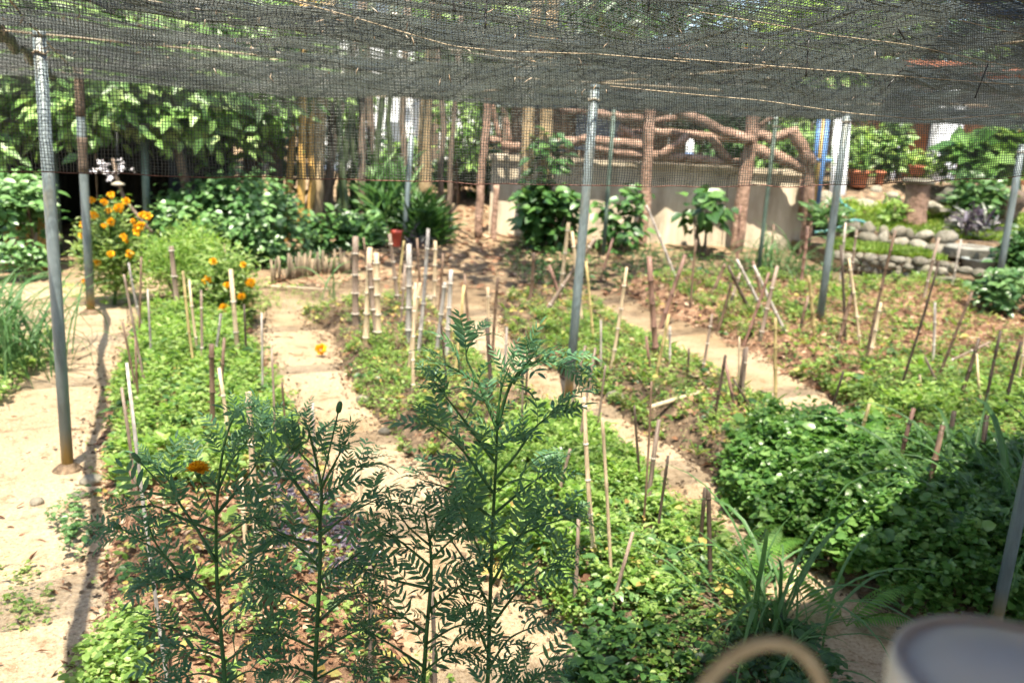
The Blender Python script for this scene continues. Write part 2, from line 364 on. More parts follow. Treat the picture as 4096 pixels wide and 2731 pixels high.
class MB:
    """collects verts and faces of ONE piece"""
    def __init__(s): s.v = []; s.f = []
    def add(s, V, F):
        b = len(s.v); s.v += [tuple(map(float, p)) for p in V]; s.f += [[b + i for i in f] for f in F]; return s
    def tube(s, pts, rad, n=8, cap=True, wob=0.0):
        pts = [np.asarray(p, float) for p in pts]
        k = len(pts)
        if np.isscalar(rad): rad = [rad] * k
        t0 = nrm(pts[1] - pts[0])
        a = np.array((1.0, 0, 0)) if abs(t0[0]) < 0.8 else np.array((0, 1.0, 0))
        a = nrm(a - t0 * a.dot(t0))
        V = []
        for i in range(k):
            t = nrm(pts[min(i + 1, k - 1)] - pts[max(i - 1, 0)])
            a = nrm(a - t * a.dot(t)); b = np.cross(t, a)
            for j in range(n):
                th = 2 * math.pi * j / n
                r = rad[i] * (1 + (random.uniform(-wob, wob) if wob else 0))
                V.append(pts[i] + (a * math.cos(th) + b * math.sin(th)) * r)
        F = [[i * n + j, i * n + (j + 1) % n, (i + 1) * n + (j + 1) % n, (i + 1) * n + j] for i in range(k - 1) for j in range(n)]
        if cap: F += [list(range(n))[::-1], [(k - 1) * n + j for j in range(n)]]
        return s.add(V, F)
    def box(s, lo, hi, bev=0.0):
        x0, y0, z0 = lo; x1, y1, z1 = hi
        V = [(x0, y0, z0), (x1, y0, z0), (x1, y1, z0), (x0, y1, z0), (x0, y0, z1), (x1, y0, z1), (x1, y1, z1), (x0, y1, z1)]
        return s.add(V, [(0, 3, 2, 1), (4, 5, 6, 7), (0, 1, 5, 4), (1, 2, 6, 5), (2, 3, 7, 6), (3, 0, 4, 7)])
    def lathe(s, prof, c=(0, 0, 0), n=24, sq=1.0):
        V = []; k = len(prof)
        for r, z in prof:
            for j in range(n):
                th = 2 * math.pi * j / n
                V.append((c[0] + r * math.cos(th), c[1] + r * math.sin(th) * sq, c[2] + z))
        F = [[i * n + j, i * n + (j + 1) % n, (i + 1) * n + (j + 1) % n, (i + 1) * n + j] for i in range(k - 1) for j in range(n)]
        F += [list(range(n))[::-1], [(k - 1) * n + j for j in range(n)]]
        return s.add(V, F)
    def blob(s, c, r, seed=0, sub=2, rough=0.18):
        import bmesh
        bm = bmesh.new(); bmesh.ops.create_icosphere(bm, subdivisions=sub, radius=1.0)
        rs = np.random.default_rng(seed); ph = rs.uniform(0, 6.28, 6); fr = rs.normal(0, 1.6, (6, 3))
        V = []
        for v in bm.verts:
            p = np.array(v.co); d = 1 + rough * sum(math.sin(fr[i].dot(p) + ph[i]) for i in range(6)) / 3
            V.append(np.array(c) + p * d * np.array(r))
        F = [[v.index for v in f.verts] for f in bm.faces]
        bm.free()
        return s.add(V, F)
    def build(s, name, mat, parent=None, smooth=True, world=True):
        V = np.array(s.v)
        if parent is not None and world:
            p = parent; off = np.zeros(3)
            while p is not None: off += np.array(p.location); p = p.parent
            V = V - off
        return put(name, mesh_of(name, V, s.f, smooth), mat, parent)
    def thing(s, name, mat, base, label, cat, group=None, smooth=True):
        V = np.array(s.v) - np.asarray(base, float)
        o = put(name, mesh_of(name, V, s.f, smooth), mat, None, base)
        return tag(o, label, cat, group)

# leaf templates: (t along, s across, h up), triangles
OVAL = (np.array([(0, 0, 0), (.28, -.9, .10), (.28, .9, .10), (.36, 0, -.02), (.68, -.78, .08), (.68, .78, .08), (.70, 0, -.02), (1, 0, -.04)], float),
        np.array([(0, 3, 1), (0, 2, 3), (1, 3, 6), (1, 6, 4), (3, 2, 5), (3, 5, 6), (4, 6, 7), (6, 5, 7)]))
LANCE = (np.array([(0, 0, 0), (.35, -1, .06), (.35, 1, .06), (.40, 0, -.02), (.72, -.6, .05), (.72, .6, .05), (1, 0, 0)], float),
         np.array([(0, 3, 1), (0, 2, 3), (1, 3, 4), (3, 2, 5), (4, 3, 6), (3, 5, 6)]))
DIAM = (np.array([(0, 0, 0), (.45, -1, .06), (.45, 1, .06), (1, 0, 0)], float), np.array([(0, 3, 1), (0, 2, 3)]))

def leaf_arrays(Pt, D, U, L, Wd, tmpl=OVAL, droop=0.15):
    """Pt base points, D leaf directions, U up hints, L lengths, Wd half width / length"""
    T, F = tmpl
    Pt = np.asarray(Pt, float); n = len(Pt)
    D = nrm(D); S = nrm(np.cross(D, U)); Nn = np.cross(S, D)
    L = np.broadcast_to(np.asarray(L, float), (n,)); Wd = np.broadcast_to(np.asarray(Wd, float), (n,))
    t, s, h = T[:, 0], T[:, 1], T[:, 2]
    V = (Pt[:, None, :] + D[:, None, :] * (t[None, :, None] * L[:, None, None])
         + S[:, None, :] * (s[None, :, None] * (Wd * L)[:, None, None])
         + Nn[:, None, :] * ((h[None, :] - droop * t[None, :] ** 2)[:, :, None] * L[:, None, None]))
    FF = F[None] + (np.arange(n) * len(T))[:, None, None]
    return V.reshape(-1, 3), FF.reshape(-1, 3)

def join_arrays(parts):
    V = []; F = []; b = 0
    for v, f in parts:
        V.append(v); F.append(f + b); b += len(v)
    return np.concatenate(V), np.concatenate(F)

def rand_dirs(n, up=0.0, upvar=0.3):
    a = rng.uniform(0, 2 * np.pi, n)
    z = up + rng.normal(0, upvar, n)
    return nrm(np.stack([np.cos(a), np.sin(a), z], 1))

def rand_up(n, tilt=0.35):
    return nrm(np.stack([rng.normal(0, tilt, n), rng.normal(0, tilt, n), np.ones(n)], 1))

# ------------------------------------------------------------------ the ground
def q(*pts):
    """points measured on a 2352-wide view"""
    return [(a / 2.297, b / 2.297) for a, b in pts]

gx = np.concatenate([np.linspace(-60, -9, 18), np.linspace(-8.5, 8.5, 120), np.linspace(9, 60, 18)])
gy = np.concatenate([np.linspace(-12, 1, 10), np.linspace(1.2, 20, 140), np.linspace(21, 90, 24)])
X, Y = np.meshgrid(gx, gy)
Z = zg(np.minimum(Y, 30)) + 0.012 * noise2(X, Y, 0.9) + 0.006 * noise2(X + 5, Y, 0.25)
nx, ny = len(gx), len(gy)
idx = np.arange(nx * ny).reshape(ny, nx)
F = np.stack([idx[:-1, :-1], idx[:-1, 1:], idx[1:, 1:], idx[1:, :-1]], -1).reshape(-1, 4)
ground = put('ground', mesh_of('ground', np.stack([X, Y, Z], -1).reshape(-1, 3), F), 'sand')
tag(ground, kind='structure')

def sdist(px, py, poly):
    """signed distance, inside positive"""
    x = px.ravel(); y = py.ravel()
    n = len(poly); d2 = np.full(x.shape, 1e9); ins = np.zeros(x.shape, bool)
    for i in range(n):
        ax, ay = poly[i]; bx, by = poly[(i + 1) % n]
        ex, ey = bx - ax, by - ay
        t = np.clip(((x - ax) * ex + (y - ay) * ey) / (ex * ex + ey * ey + 1e-12), 0, 1)
        d2 = np.minimum(d2, (x - ax - t * ex) ** 2 + (y - ay - t * ey) ** 2)
        c = (ay > y) != (by > y)
        ins ^= c & (x < (bx - ax) * (y - ay) / ((by - ay) + 1e-12) + ax)
    d = np.sqrt(d2); d[~ins] *= -1
    return d.reshape(px.shape)

class Bed:
    def __init__(s, pxpoly, mat='soil', h=0.12, name='garden_bed'):
        s.poly = np.array([G(a, b)[:2] for a, b in pxpoly]); s.h = h
        lo = s.poly.min(0) - 0.3; hi = s.poly.max(0) + 0.3
        s.lo, s.hi = lo, hi
        st = 0.05
        xs = np.arange(lo[0], hi[0], st); ys = np.arange(lo[1], hi[1], st)
        X, Y = np.meshgrid(xs, ys)
        sd = s.sd(X, Y)
        Z = s.z(X, Y, sd)
        keep = sd > -0.16
        idx = np.arange(X.size).reshape(X.shape)
        kk = keep[:-1, :-1] & keep[:-1, 1:] & keep[1:, 1:] & keep[1:, :-1]
        F = np.stack([idx[:-1, :-1], idx[:-1, 1:], idx[1:, 1:], idx[1:, :-1]], -1)[kk]
        used = np.unique(F); mp = -np.ones(X.size, int); mp[used] = np.arange(len(used))
        V = np.stack([X, Y, Z], -1).reshape(-1, 3)[used]
        s.o = put(name, mesh_of(name, V, mp[F]), mat)
        tag(s.o, kind='structure')
    def sd(s, X, Y):
        return sdist(X, Y, s.poly) - 0.05 + 0.06 * noise2(X, Y, 0.35) + 0.03 * noise2(X, Y + 9, 0.12)
    def z(s, X, Y, sd=None):
        if sd is None: sd = s.sd(X, Y)
        u = np.clip((sd + 0.14) / 0.42, 0, 1); u = u * u * (3 - 2 * u)
        return zg(Y) - 0.05 + u * (s.h + 0.05) + u * (0.03 * noise2(X, Y + 3, 0.3) + 0.012 * noise2(X + 7, Y, 0.1))
    def sample(s, n, dens=None, margin=0.0):
        out = []
        got = 0
        while got < n:
            k = max(2000, (n - got) * 3)
            x = rng.uniform(s.lo[0], s.hi[0], k); y = rng.uniform(s.lo[1], s.hi[1], k)
            sd = s.sd(x, y)
            ok = sd > margin
            if dens is not None: ok &= rng.uniform(0, 1, k) < dens(x, y)
            # only what the camera's surroundings could show
            x, y, sd = x[ok], y[ok], sd[ok]
            out.append(np.stack([x, y, s.z(x, y, sd)], 1)); got += len(x)
        return np.concatenate(out)[:n]

bed_left = Bed(q((330, 690), (600, 690), (612, 780), (640, 870), (690, 950), (755, 1040), (825, 1150), (865, 1260), (925, 1400), (1000, 1568), (1060, 1720), (120, 1720), (160, 1568), (215, 1400), (205, 1280), (200, 1130), (225, 1000), (250, 880), (285, 760)), 'mulch')
bed_mid = Bed(q((680, 720), (760, 700), (900, 690), (1000, 700), (1080, 790), (1170, 880), (1280, 930), (1380, 990), (1470, 1060), (1540, 1120), (1620, 1210), (1690, 1300), (1790, 1420), (1860, 1568), (1900, 1720), (1450, 1720), (1370, 1568), (1230, 1420), (1100, 1330), (1010, 1180), (950, 1080), (850, 980), (800, 900), (765, 790)), 'soil')
bed_third = Bed(q((1120, 690), (1340, 680), (1410, 730), (1500, 795), (1600, 840), (1700, 895), (1800, 960), (1880, 1000), (2100, 1080), (2500, 1150), (2700, 1400), (2500, 1500), (2100, 1440), (1850, 1310), (1760, 1260), (1690, 1190), (1620, 1110), (1530, 1040), (1430, 970), (1340, 900), (1250, 850), (1165, 780)), 'soil', 0.14)
bed_right = Bed(q((1400, 650), (1650, 640), (1900, 660), (2100, 650), (2352, 700), (2600, 780), (2600, 1120), (2352, 1110), (2100, 1050), (1960, 1000), (1950, 950), (1885, 905), (1805, 865), (1725, 815), (1625, 760), (1490, 715)), 'mulch')
print('ground done')

# ------------------------------------------------------------------ unseen roof slabs around the photographer, shaped to shade the near plants
def slab(name, edge, th=0.07):
    n_ = len(edge)
    mb = MB().add([p for p in edge] + [(x, y, z + th) for x, y, z in edge], [list(range(n_))[::-1], [n_ + i for i in range(n_)]] + [[i, (i + 1) % n_, n_ + (i + 1) % n_, n_ + i] for i in range(n_)])
    return tag(mb.build(name, 'wood', smooth=False), kind='structure')
slab('unseen_porch_roof', [(-6, 1.22, 2.42), (0.52, 1.27, 2.42), (0.52, -5, 3.2), (-6, -5, 3.2)])
slab('side_shade_slab', [(0.56, 1.1, 3.25), (1.0, 1.62, 3.25), (3.5, 4.0, 3.25), (7.0, 6.0, 3.25), (9, 6.0, 3.25), (9, -6, 3.25), (0.56, -6, 3.25)])  # unseen slab added here, its edge drawn to put the near right in shade

# ------------------------------------------------------------------ shade net
A0 = G(68, 470); E0 = G(91, 313)
NU = nrm(np.array((0.86, 0.51, 0))); NV = nrm(np.array((E0 - A0) * (1, 1, 0)))
TB = np.linalg.norm((E0 - A0)[:2])
def roof_z(s, t):
    base = 2.13 + 0.028 * np.clip(s - 2, 0, 20)
    u = (t + 3.6) / (TB + 3.6)
    sag = -0.05 * np.sin(np.pi * np.clip(((s + 0.0) % 3.0) / 3.0, 0, 1)) - 0.075 * np.abs(np.sin(t * 2.1 + 0.25 * np.sin(s * 0.8))) ** 0.8
    wr = 0.045 * noise2(s * 0.5, t * 1.5, 0.5) + 0.016 * noise2(s, t * 4, 0.25)
    front = 0.0
    return base + sag + wr + front
def roof_p(s, t):
    s = np.asarray(s, float); t = np.asarray(t, float)
    xy = A0[:2] + s[..., None] * NU[:2] + t[..., None] * NV[:2]
    return np.concatenate([xy, roof_z(s, t)[..., None]], -1)

def threads(lines, hw, hv):
    """lines (n,k,3): each a thread of small triangular section"""
    n, k, _ = lines.shape
    T = np.zeros_like(lines); T[:, 1:-1] = lines[:, 2:] - lines[:, :-2]; T[:, 0] = lines[:, 1] - lines[:, 0]; T[:, -1] = lines[:, -1] - lines[:, -2]
    T = nrm(T)
    a = np.where(np.abs(T[..., 2:3]) > 0.7, np.array((0, 1.0, 0)), np.array((0, 0, 1.0)))
    S = nrm(np.cross(T, a)); Nn = np.cross(S, T)
    ring = np.stack([lines - S * hw - Nn * hv * 0.6, lines + S * hw - Nn * hv * 0.6, lines + Nn * hv], 2)   # n,k,3,3
    V = ring.reshape(-1, 3)
    base = (np.arange(n)[:, None] * k + np.arange(k - 1)[None]) * 3
    Fs = []
    for j in range(3):
        j2 = (j + 1) % 3
        Fs.append(np.stack([base + j, base + j2, base + 3 + j2, base + 3 + j], -1).reshape(-1, 4))
    return V, np.concatenate(Fs)

net = empty('shade_net', (A0[0], A0[1], 2.1))
tag(net, 'black mesh shade net stretched over the garden with its front edge hanging down', 'shade net')
def netpart(name, V, F, mat, smooth=False):
    o = put(name, mesh_of(name, np.asarray(V) - np.array(net.location), F, smooth), mat, net)
    return o
PITCH_R = 0.012
sA, sB, tA, tB_ = -3.0, 13.5, -4.9, TB + 0.1
sv = np.arange(sA, sB, PITCH_R); tv = np.linspace(tA, tB_, 40)
S_, T_ = np.meshgrid(sv, tv, indexing='ij')
jit = rng.normal(0, 0.0016, (len(sv), 1))
l1 = roof_p(S_ + jit, T_)
tv2 = np.arange(tA, tB_, PITCH_R); sv2 = np.linspace(sA, sB, 64)
T2, S2 = np.meshgrid(tv2, sv2, indexing='ij')
l2 = roof_p(S2, T2 + rng.normal(0, 0.0016, (len(tv2), 1)))
bv = np.linspace(0, 0.20, 5)
S3, B3 = np.meshgrid(sv, bv, indexing='ij')
l3 = roof_p(S3, np.full_like(S3, tB_) + 0.05 * noise2(S3, B3, .3)); l3[..., 2] -= B3
bv2 = np.arange(0, 0.20, PITCH_R); S4, B4 = np.meshgrid(sv2, bv2, indexing='xy')
l4 = roof_p(S4, np.full_like(S4, tB_) + 0.05 * noise2(S4, B4, .3)); l4[..., 2] -= B4
V, F = join_arrays([threads(l3, 0.0012, 0.0012), threads(l4, 0.0012, 0.0012), threads(l1, 0.0012, 0.0013), threads(l2, 0.0012, 0.0017)])
tag(netpart('roof_netting', V, F, 'net'), kind='stuff')
# bunched folds where the cloth is doubled
for k, (tc_, s0_, s1_, wdt) in enumerate(((-2.05, -1.2, 5.5, .16), (-0.9, 1.0, 9.5, .12), (-2.75, 2.2, 8.0, .2), (0.9, -2.5, 7.0, .12), (2.3, -2.5, 10, .12), (-1.5, 4.0, 11, .14))):
    q1 = np.arange(-wdt, wdt, 0.006); q2 = np.linspace(s0_, s1_, 60)
    Q1, Q2 = np.meshgrid(q1, q2, indexing='ij')
    ls = roof_p(Q2, tc_ + Q1 + 0.10 * np.sin(Q2 * .9 + k)); ls[..., 2] -= 0.012 + 0.035 * np.cos(Q1 / wdt * 1.57) * (0.6 + 0.4 * np.sin(Q2 * 3 + k))
    V, F = threads(ls, 0.0014, 0.0014)
    tag(netpart('net_fold', V, F, 'net'), kind='stuff')

# hanging front flap: hem measured on the photograph, between 1.4 m (one side) and 2.1 m away
hem_px = [(-160, 168), (0, 171), (50, 172), (175, 176), (350, 179), (512, 184), (690, 187), (825, 186), (925, 182), (1024, 176), (1180, 166)]
hem_Y = [1.18, 1.36, 1.42, 1.52, 1.62, 1.72, 1.84, 1.94, 2.02, 2.10, 2.24]
hem = np.array([P(a, b, y) for (a, b), y in zip(hem_px, hem_Y)])
cum = np.concatenate([[0], np.cumsum(np.linalg.norm(np.diff(hem, axis=0), axis=1))])
HL = cum[-1]
def hem_at(u):
    return np.stack([np.interp(u, cum, hem[:, i]) for i in range(3)], -1)
FH = 0.46
def flap(u, h):
    """h metres above the hem"""
    p = hem_at(u)
    out = 0.020 * noise2(u, h * 1.5, 0.35) * (0.3 + h / FH) + 0.010 * noise2(u * 3, h, 0.4)
    lean = 0.10 * (h / FH) ** 2
    p = p + (out + lean)[..., None] * np.array((-0.35, 0.93, 0))
    p[..., 2] += h + 0.004 * noise2(u, h * 6, 0.2)
    p[..., :1] += (0.004 * noise2(u * 2, h * 3, 0.3))[..., None]
    return p
CELL = 0.0052
uu = np.arange(0, HL, CELL); hh = np.linspace(0, FH, 26)
Uq, Hq = np.meshgrid(uu, hh, indexing='ij')
f1 = flap(Uq + rng.normal(0, 0.0003, (len(uu), 1)), Hq)
hh2 = np.arange(0, FH, CELL); uu2 = np.linspace(0, HL, 150)
H2, U2 = np.meshgrid(hh2, uu2, indexing='ij')
f2 = flap(U2, H2)
V, F = join_arrays([threads(f1, 0.00055, 0.00055), threads(f2, 0.00055, 0.00055)])
tag(netpart('flap_netting', V, F, 'net'), kind='stuff')
def tube_part(name, pts, r, mat, parent, n=6):
    return MB().tube(pts, r, n).build(name, mat, parent)
tube_part('hem_cord', flap(np.linspace(0, HL, 90), np.zeros(90)), 0.0011, 'hem', net)
# rolled seam along the pole line, the one that throws a thin shadow on the path
ss = np.linspace(-3.6, TB, 60)
tube_part('rolled_seam', [roof_p(-0.18 + 0.02 * math.sin(3 * t), t) + (0, 0, -0.02) for t in ss], [0.026 + 0.006 * math.sin(7 * t) for t in ss], 'net', net)
# ropes
def rope(s0, t0, s1, t1, r=0.004, dz=-0.012, n=40):
    k = np.linspace(0, 1, n)
    xy = A0[:2] + np.outer(s0 + (s1 - s0) * k, NU[:2]) + np.outer(t0 + (t1 - t0) * k, NV[:2])
    sk = s0 + (s1 - s0) * k
    z_ = 2.085 + 0.028 * np.clip(sk - 2, 0, 20) - 0.03 * np.sin(np.pi * k) + dz
    tube_part('rope', np.column_stack([xy, z_]), r, 'rope', net, 5)
rope(-3, 0.0, 13, 0.0, 0.0045)
rope(0, -3.4, 0, TB)
rope(-0.5, -1.9, 6.5, 0.3, 0.0035)
rope(3.0, -3.4, 3.0, TB)
rope(6.2, -3.4, 6.2, TB)
rope(-3, TB, 13, TB, 0.004)
def flap_rope(pts, r=0.0018, mat='rope', name='rope'):
    tube_part(name, pts, r, mat, net, 5)
def flap_px(x, y, off=-0.012):
    """point on the flap seen there"""
    best = None
    u = np.linspace(0, HL, 400)
    p = hem_at(u)
    pr = project(p)
    k = int(np.argmin(np.abs(pr[:, 0] - x)))
    Yk = p[k, 1]
    pt = P(x, y, Yk)
    h = pt[2] - p[k, 2]
    f = flap(np.array([u[k]]), np.array([max(h, 0)]))[0]
    return P(x, y, f[1] + off)
def project(p):
    d = np.asarray(p) - EYE
    z = d @ _f
    return np.stack([512 + FPX * (d @ _r) / z, 341 - FPX * (d @ _u) / z], -1)
for pts in ([(610, 86), (690, 94), (760, 100), (850, 113), (930, 120), (1040, 112)],
            [(674, 58), (760, 65), (850, 72), (940, 79), (1040, 86)],
            [(700, 12), (760, 22), (830, 35), (905, 44), (1000, 64), (1050, 74)],
            [(290, 0), (350, 16), (410, 34), (452, 46), (500, 51), (600, 54), (690, 62)],
            [(960, 20), (1000, 30), (1050, 38)]):
    dense = [flap_px(*p) for p in np.array([np.interp(np.linspace(0, len(pts) - 1, 24), range(len(pts)), [a[i] for a in pts]) for i in (0, 1)]).T]
    flap_rope(dense, 0.0009)
for (a, b, c, d) in ((487, -6, 485, 28), (650, -6, 648, 12), (809, 36, 806, 76), (908, 62, 888, 86), (988, 64, 975, 98), (905, 40, 898, 28), (453, 1, 455, 12)):
    k = np.linspace(0, 1, 6)
    flap_rope([flap_px(a + (c - a) * t, b + (d - b) * t, -0.006) for t in k], 0.0017, 'black', 'cable_tie')
# straw and twig bits caught in the mesh
bits = []
for i in range(90):
    x = random.uniform(0, 1040); y = random.uniform(2, 70 + 55 * x / 1024)
    c = flap_px(x, y, -0.004)
    L = random.uniform(0.004, 0.016)
    a = random.gauss(math.pi / 2, 0.7)
    d = np.array((math.cos(a), random.uniform(-.3, .3), math.sin(a)))
    mid = c + d * L * 0.5 + np.array((random.uniform(-.25, .25), 0, 0)) * L
    m_ = MB().tube([c, mid, c + d * L + np.array((random.uniform(-.3, .3), 0, 0)) * L], [0.0006, 0.0009, 0.0004], 4)
    bits.append((np.array(m_.v), np.array([f for f in m_.f if len(f) == 4 and True][:])))
V, F = join_arrays(bits)
tag(netpart('straw_bits', V, F, 'straw', True), kind='stuff')
# scraps lying on the roof netting
n = 650
s_ = rng.uniform(-2.5, 12, n); t_ = rng.uniform(-2.6, TB, n)
pp = roof_p(s_, t_) + np.array((0, 0, 0.006))
V, F = leaf_arrays(pp, rand_dirs(n, 0, 0.15), rand_up(n, 0.5), rng.uniform(0.015, 0.045, n), 0.16, DIAM)
tag(netpart('fallen_leaves', V, F, 'straw', True), kind='stuff')

# ------------------------------------------------------------------ poles
def pole(base, top, wpx, label, mat='pole', cat='pole', sides=16, group='poles of the shade net', topz=None, extra=None):
    b = G(*base)
    if topz is None: t = P(top[0], top[1], b[1])
    else:
        d = ray(*top); k = b[1] / d[1]; t = EYE + d * k; t[2] = topz
    r = 0.88 * wpx * b[1] / FPX / 2
    o = empty('net_pole', b)
    tag(o, label, cat, group)
    ax = nrm(t - b)
    sh = MB().tube([b - ax * 0.05, b + (t - b) * .33, b + (t - b) * .66, t], r, sides).build('shaft', mat, o)
    MB().tube([t - ax * 0.004, t + ax * 0.02], r * 1.07, sides).build('cap', mat, o)
    MB().lathe([(r * 3.2, -.03), (r * 2.6, .005), (r * 1.6, .03), (r * 1.02, .04)], b, 14).build('earth_mound', 'soil', o)
    k = t - ax * 0.07
    MB().tube([k + (math.cos(a) * r * 1.12, math.sin(a) * r * 1.12, 0.006 * math.sin(3 * a)) for a in np.linspace(0, 6.0, 14)], 0.005, 5).build('rope_lashing', 'rope', o)
    return o, b, t, r
pole((68, 470), (39, 36), 13.5, 'weathered grey steel pole on the sand path beside the leafy bed at the far side')[0]['label'] = 'thick grey steel pole standing on the sand beside the thin shadow line'
o, b, t, r = pole((91, 313), (78, 64), 9.5, 'rust-streaked grey steel pole beside the tall orange marigold bush')
for u0, u1 in ((.58, .72), (.80, .99)):
    MB().tube([b + (t - b) * u for u in np.linspace(u0, u1, 6)], [r * random.uniform(1.04, 1.16) for _ in range(6)], 12, wob=.06).build('bark_sleeve', 'bark', o)
pole((568, 402), (595, 88), 10.5, 'pale grey steel pole in the middle of the garden among the bamboo stakes')
pole((818, 332), (847, 114), 8.5, 'grey-green steel pole by the reddish mulch bed')
pole((997, 290), (1022, 146), 7.5, 'grey pole with a yellow rusted foot by the stone edging')
pole((404, 243), (412, 128), 6.0, 'slim grey pipe standing where the leaf-strewn path starts')
pole((603, 258), (614, 108), 4.6, 'thin dark grey pipe in front of the concrete wall', mat='darkpipe')
pole((757, 282), (776, 120), 4.6, 'thin dark green pole beside the thick red-brown log post', mat='darkpipe')
o, b, t, r = pole((992, 640), (1052, 395), 15, 'dark blue-grey steel pole in the shade beside the tall grass, tied with blue twine', topz=2.1)
k = b + (t - b) * ((570 - 0) / 1000)
kk = b + (t - b) * 0.37
MB().tube([kk + (math.cos(a) * r * 1.1, math.sin(a) * r * 1.1, 0.012 * a / 6) for a in np.linspace(0, 18, 40)], 0.003, 5).build('blue_twine', 'blue', o)

# ------------------------------------------------------------------ bamboo stakes
COLR = {'t': ('pale tan', (0.50, 0.39, 0.25)), 'y': ('yellowish', (0.38, 0.30, 0.13)), 'g': ('weathered grey', (0.36, 0.32, 0.28)), 'b': ('brown', (0.155, 0.10, 0.066)),
        'd': ('dark brown', (0.065, 0.045, 0.031)), 'r': ('reddish brown', (0.20, 0.115, 0.085)), 'w': ('silvery grey', (0.34, 0.315, 0.285)), 'o': ('olive', (0.24, 0.20, 0.09)), 'k': ('grey-brown', (0.22, 0.165, 0.125))}
ZONES = {
 'far': 'by the feathery yellow-green bush', 'lb': 'in the lush left bed', 'ln': 'behind the leftmost near marigolds',
 'th': 'in the dense stake thicket', 'pw': 'along the sand beside the thicket', 'cp': 'around the pale middle pole', 'bk': 'before the concrete wall',
 'cm': 'just right of the middle pole', 'nm': 'in the near leafy middle bed', 'cr': 'in the crossed stake tangle',
 'p4': 'beside the bright sand strip', 'mu': 'in the reddish mulch bed', 'rt': 'in the sparse bed at far right', 'gl': 'rising from glossy dark foliage', 'mg': 'between the near marigolds'}
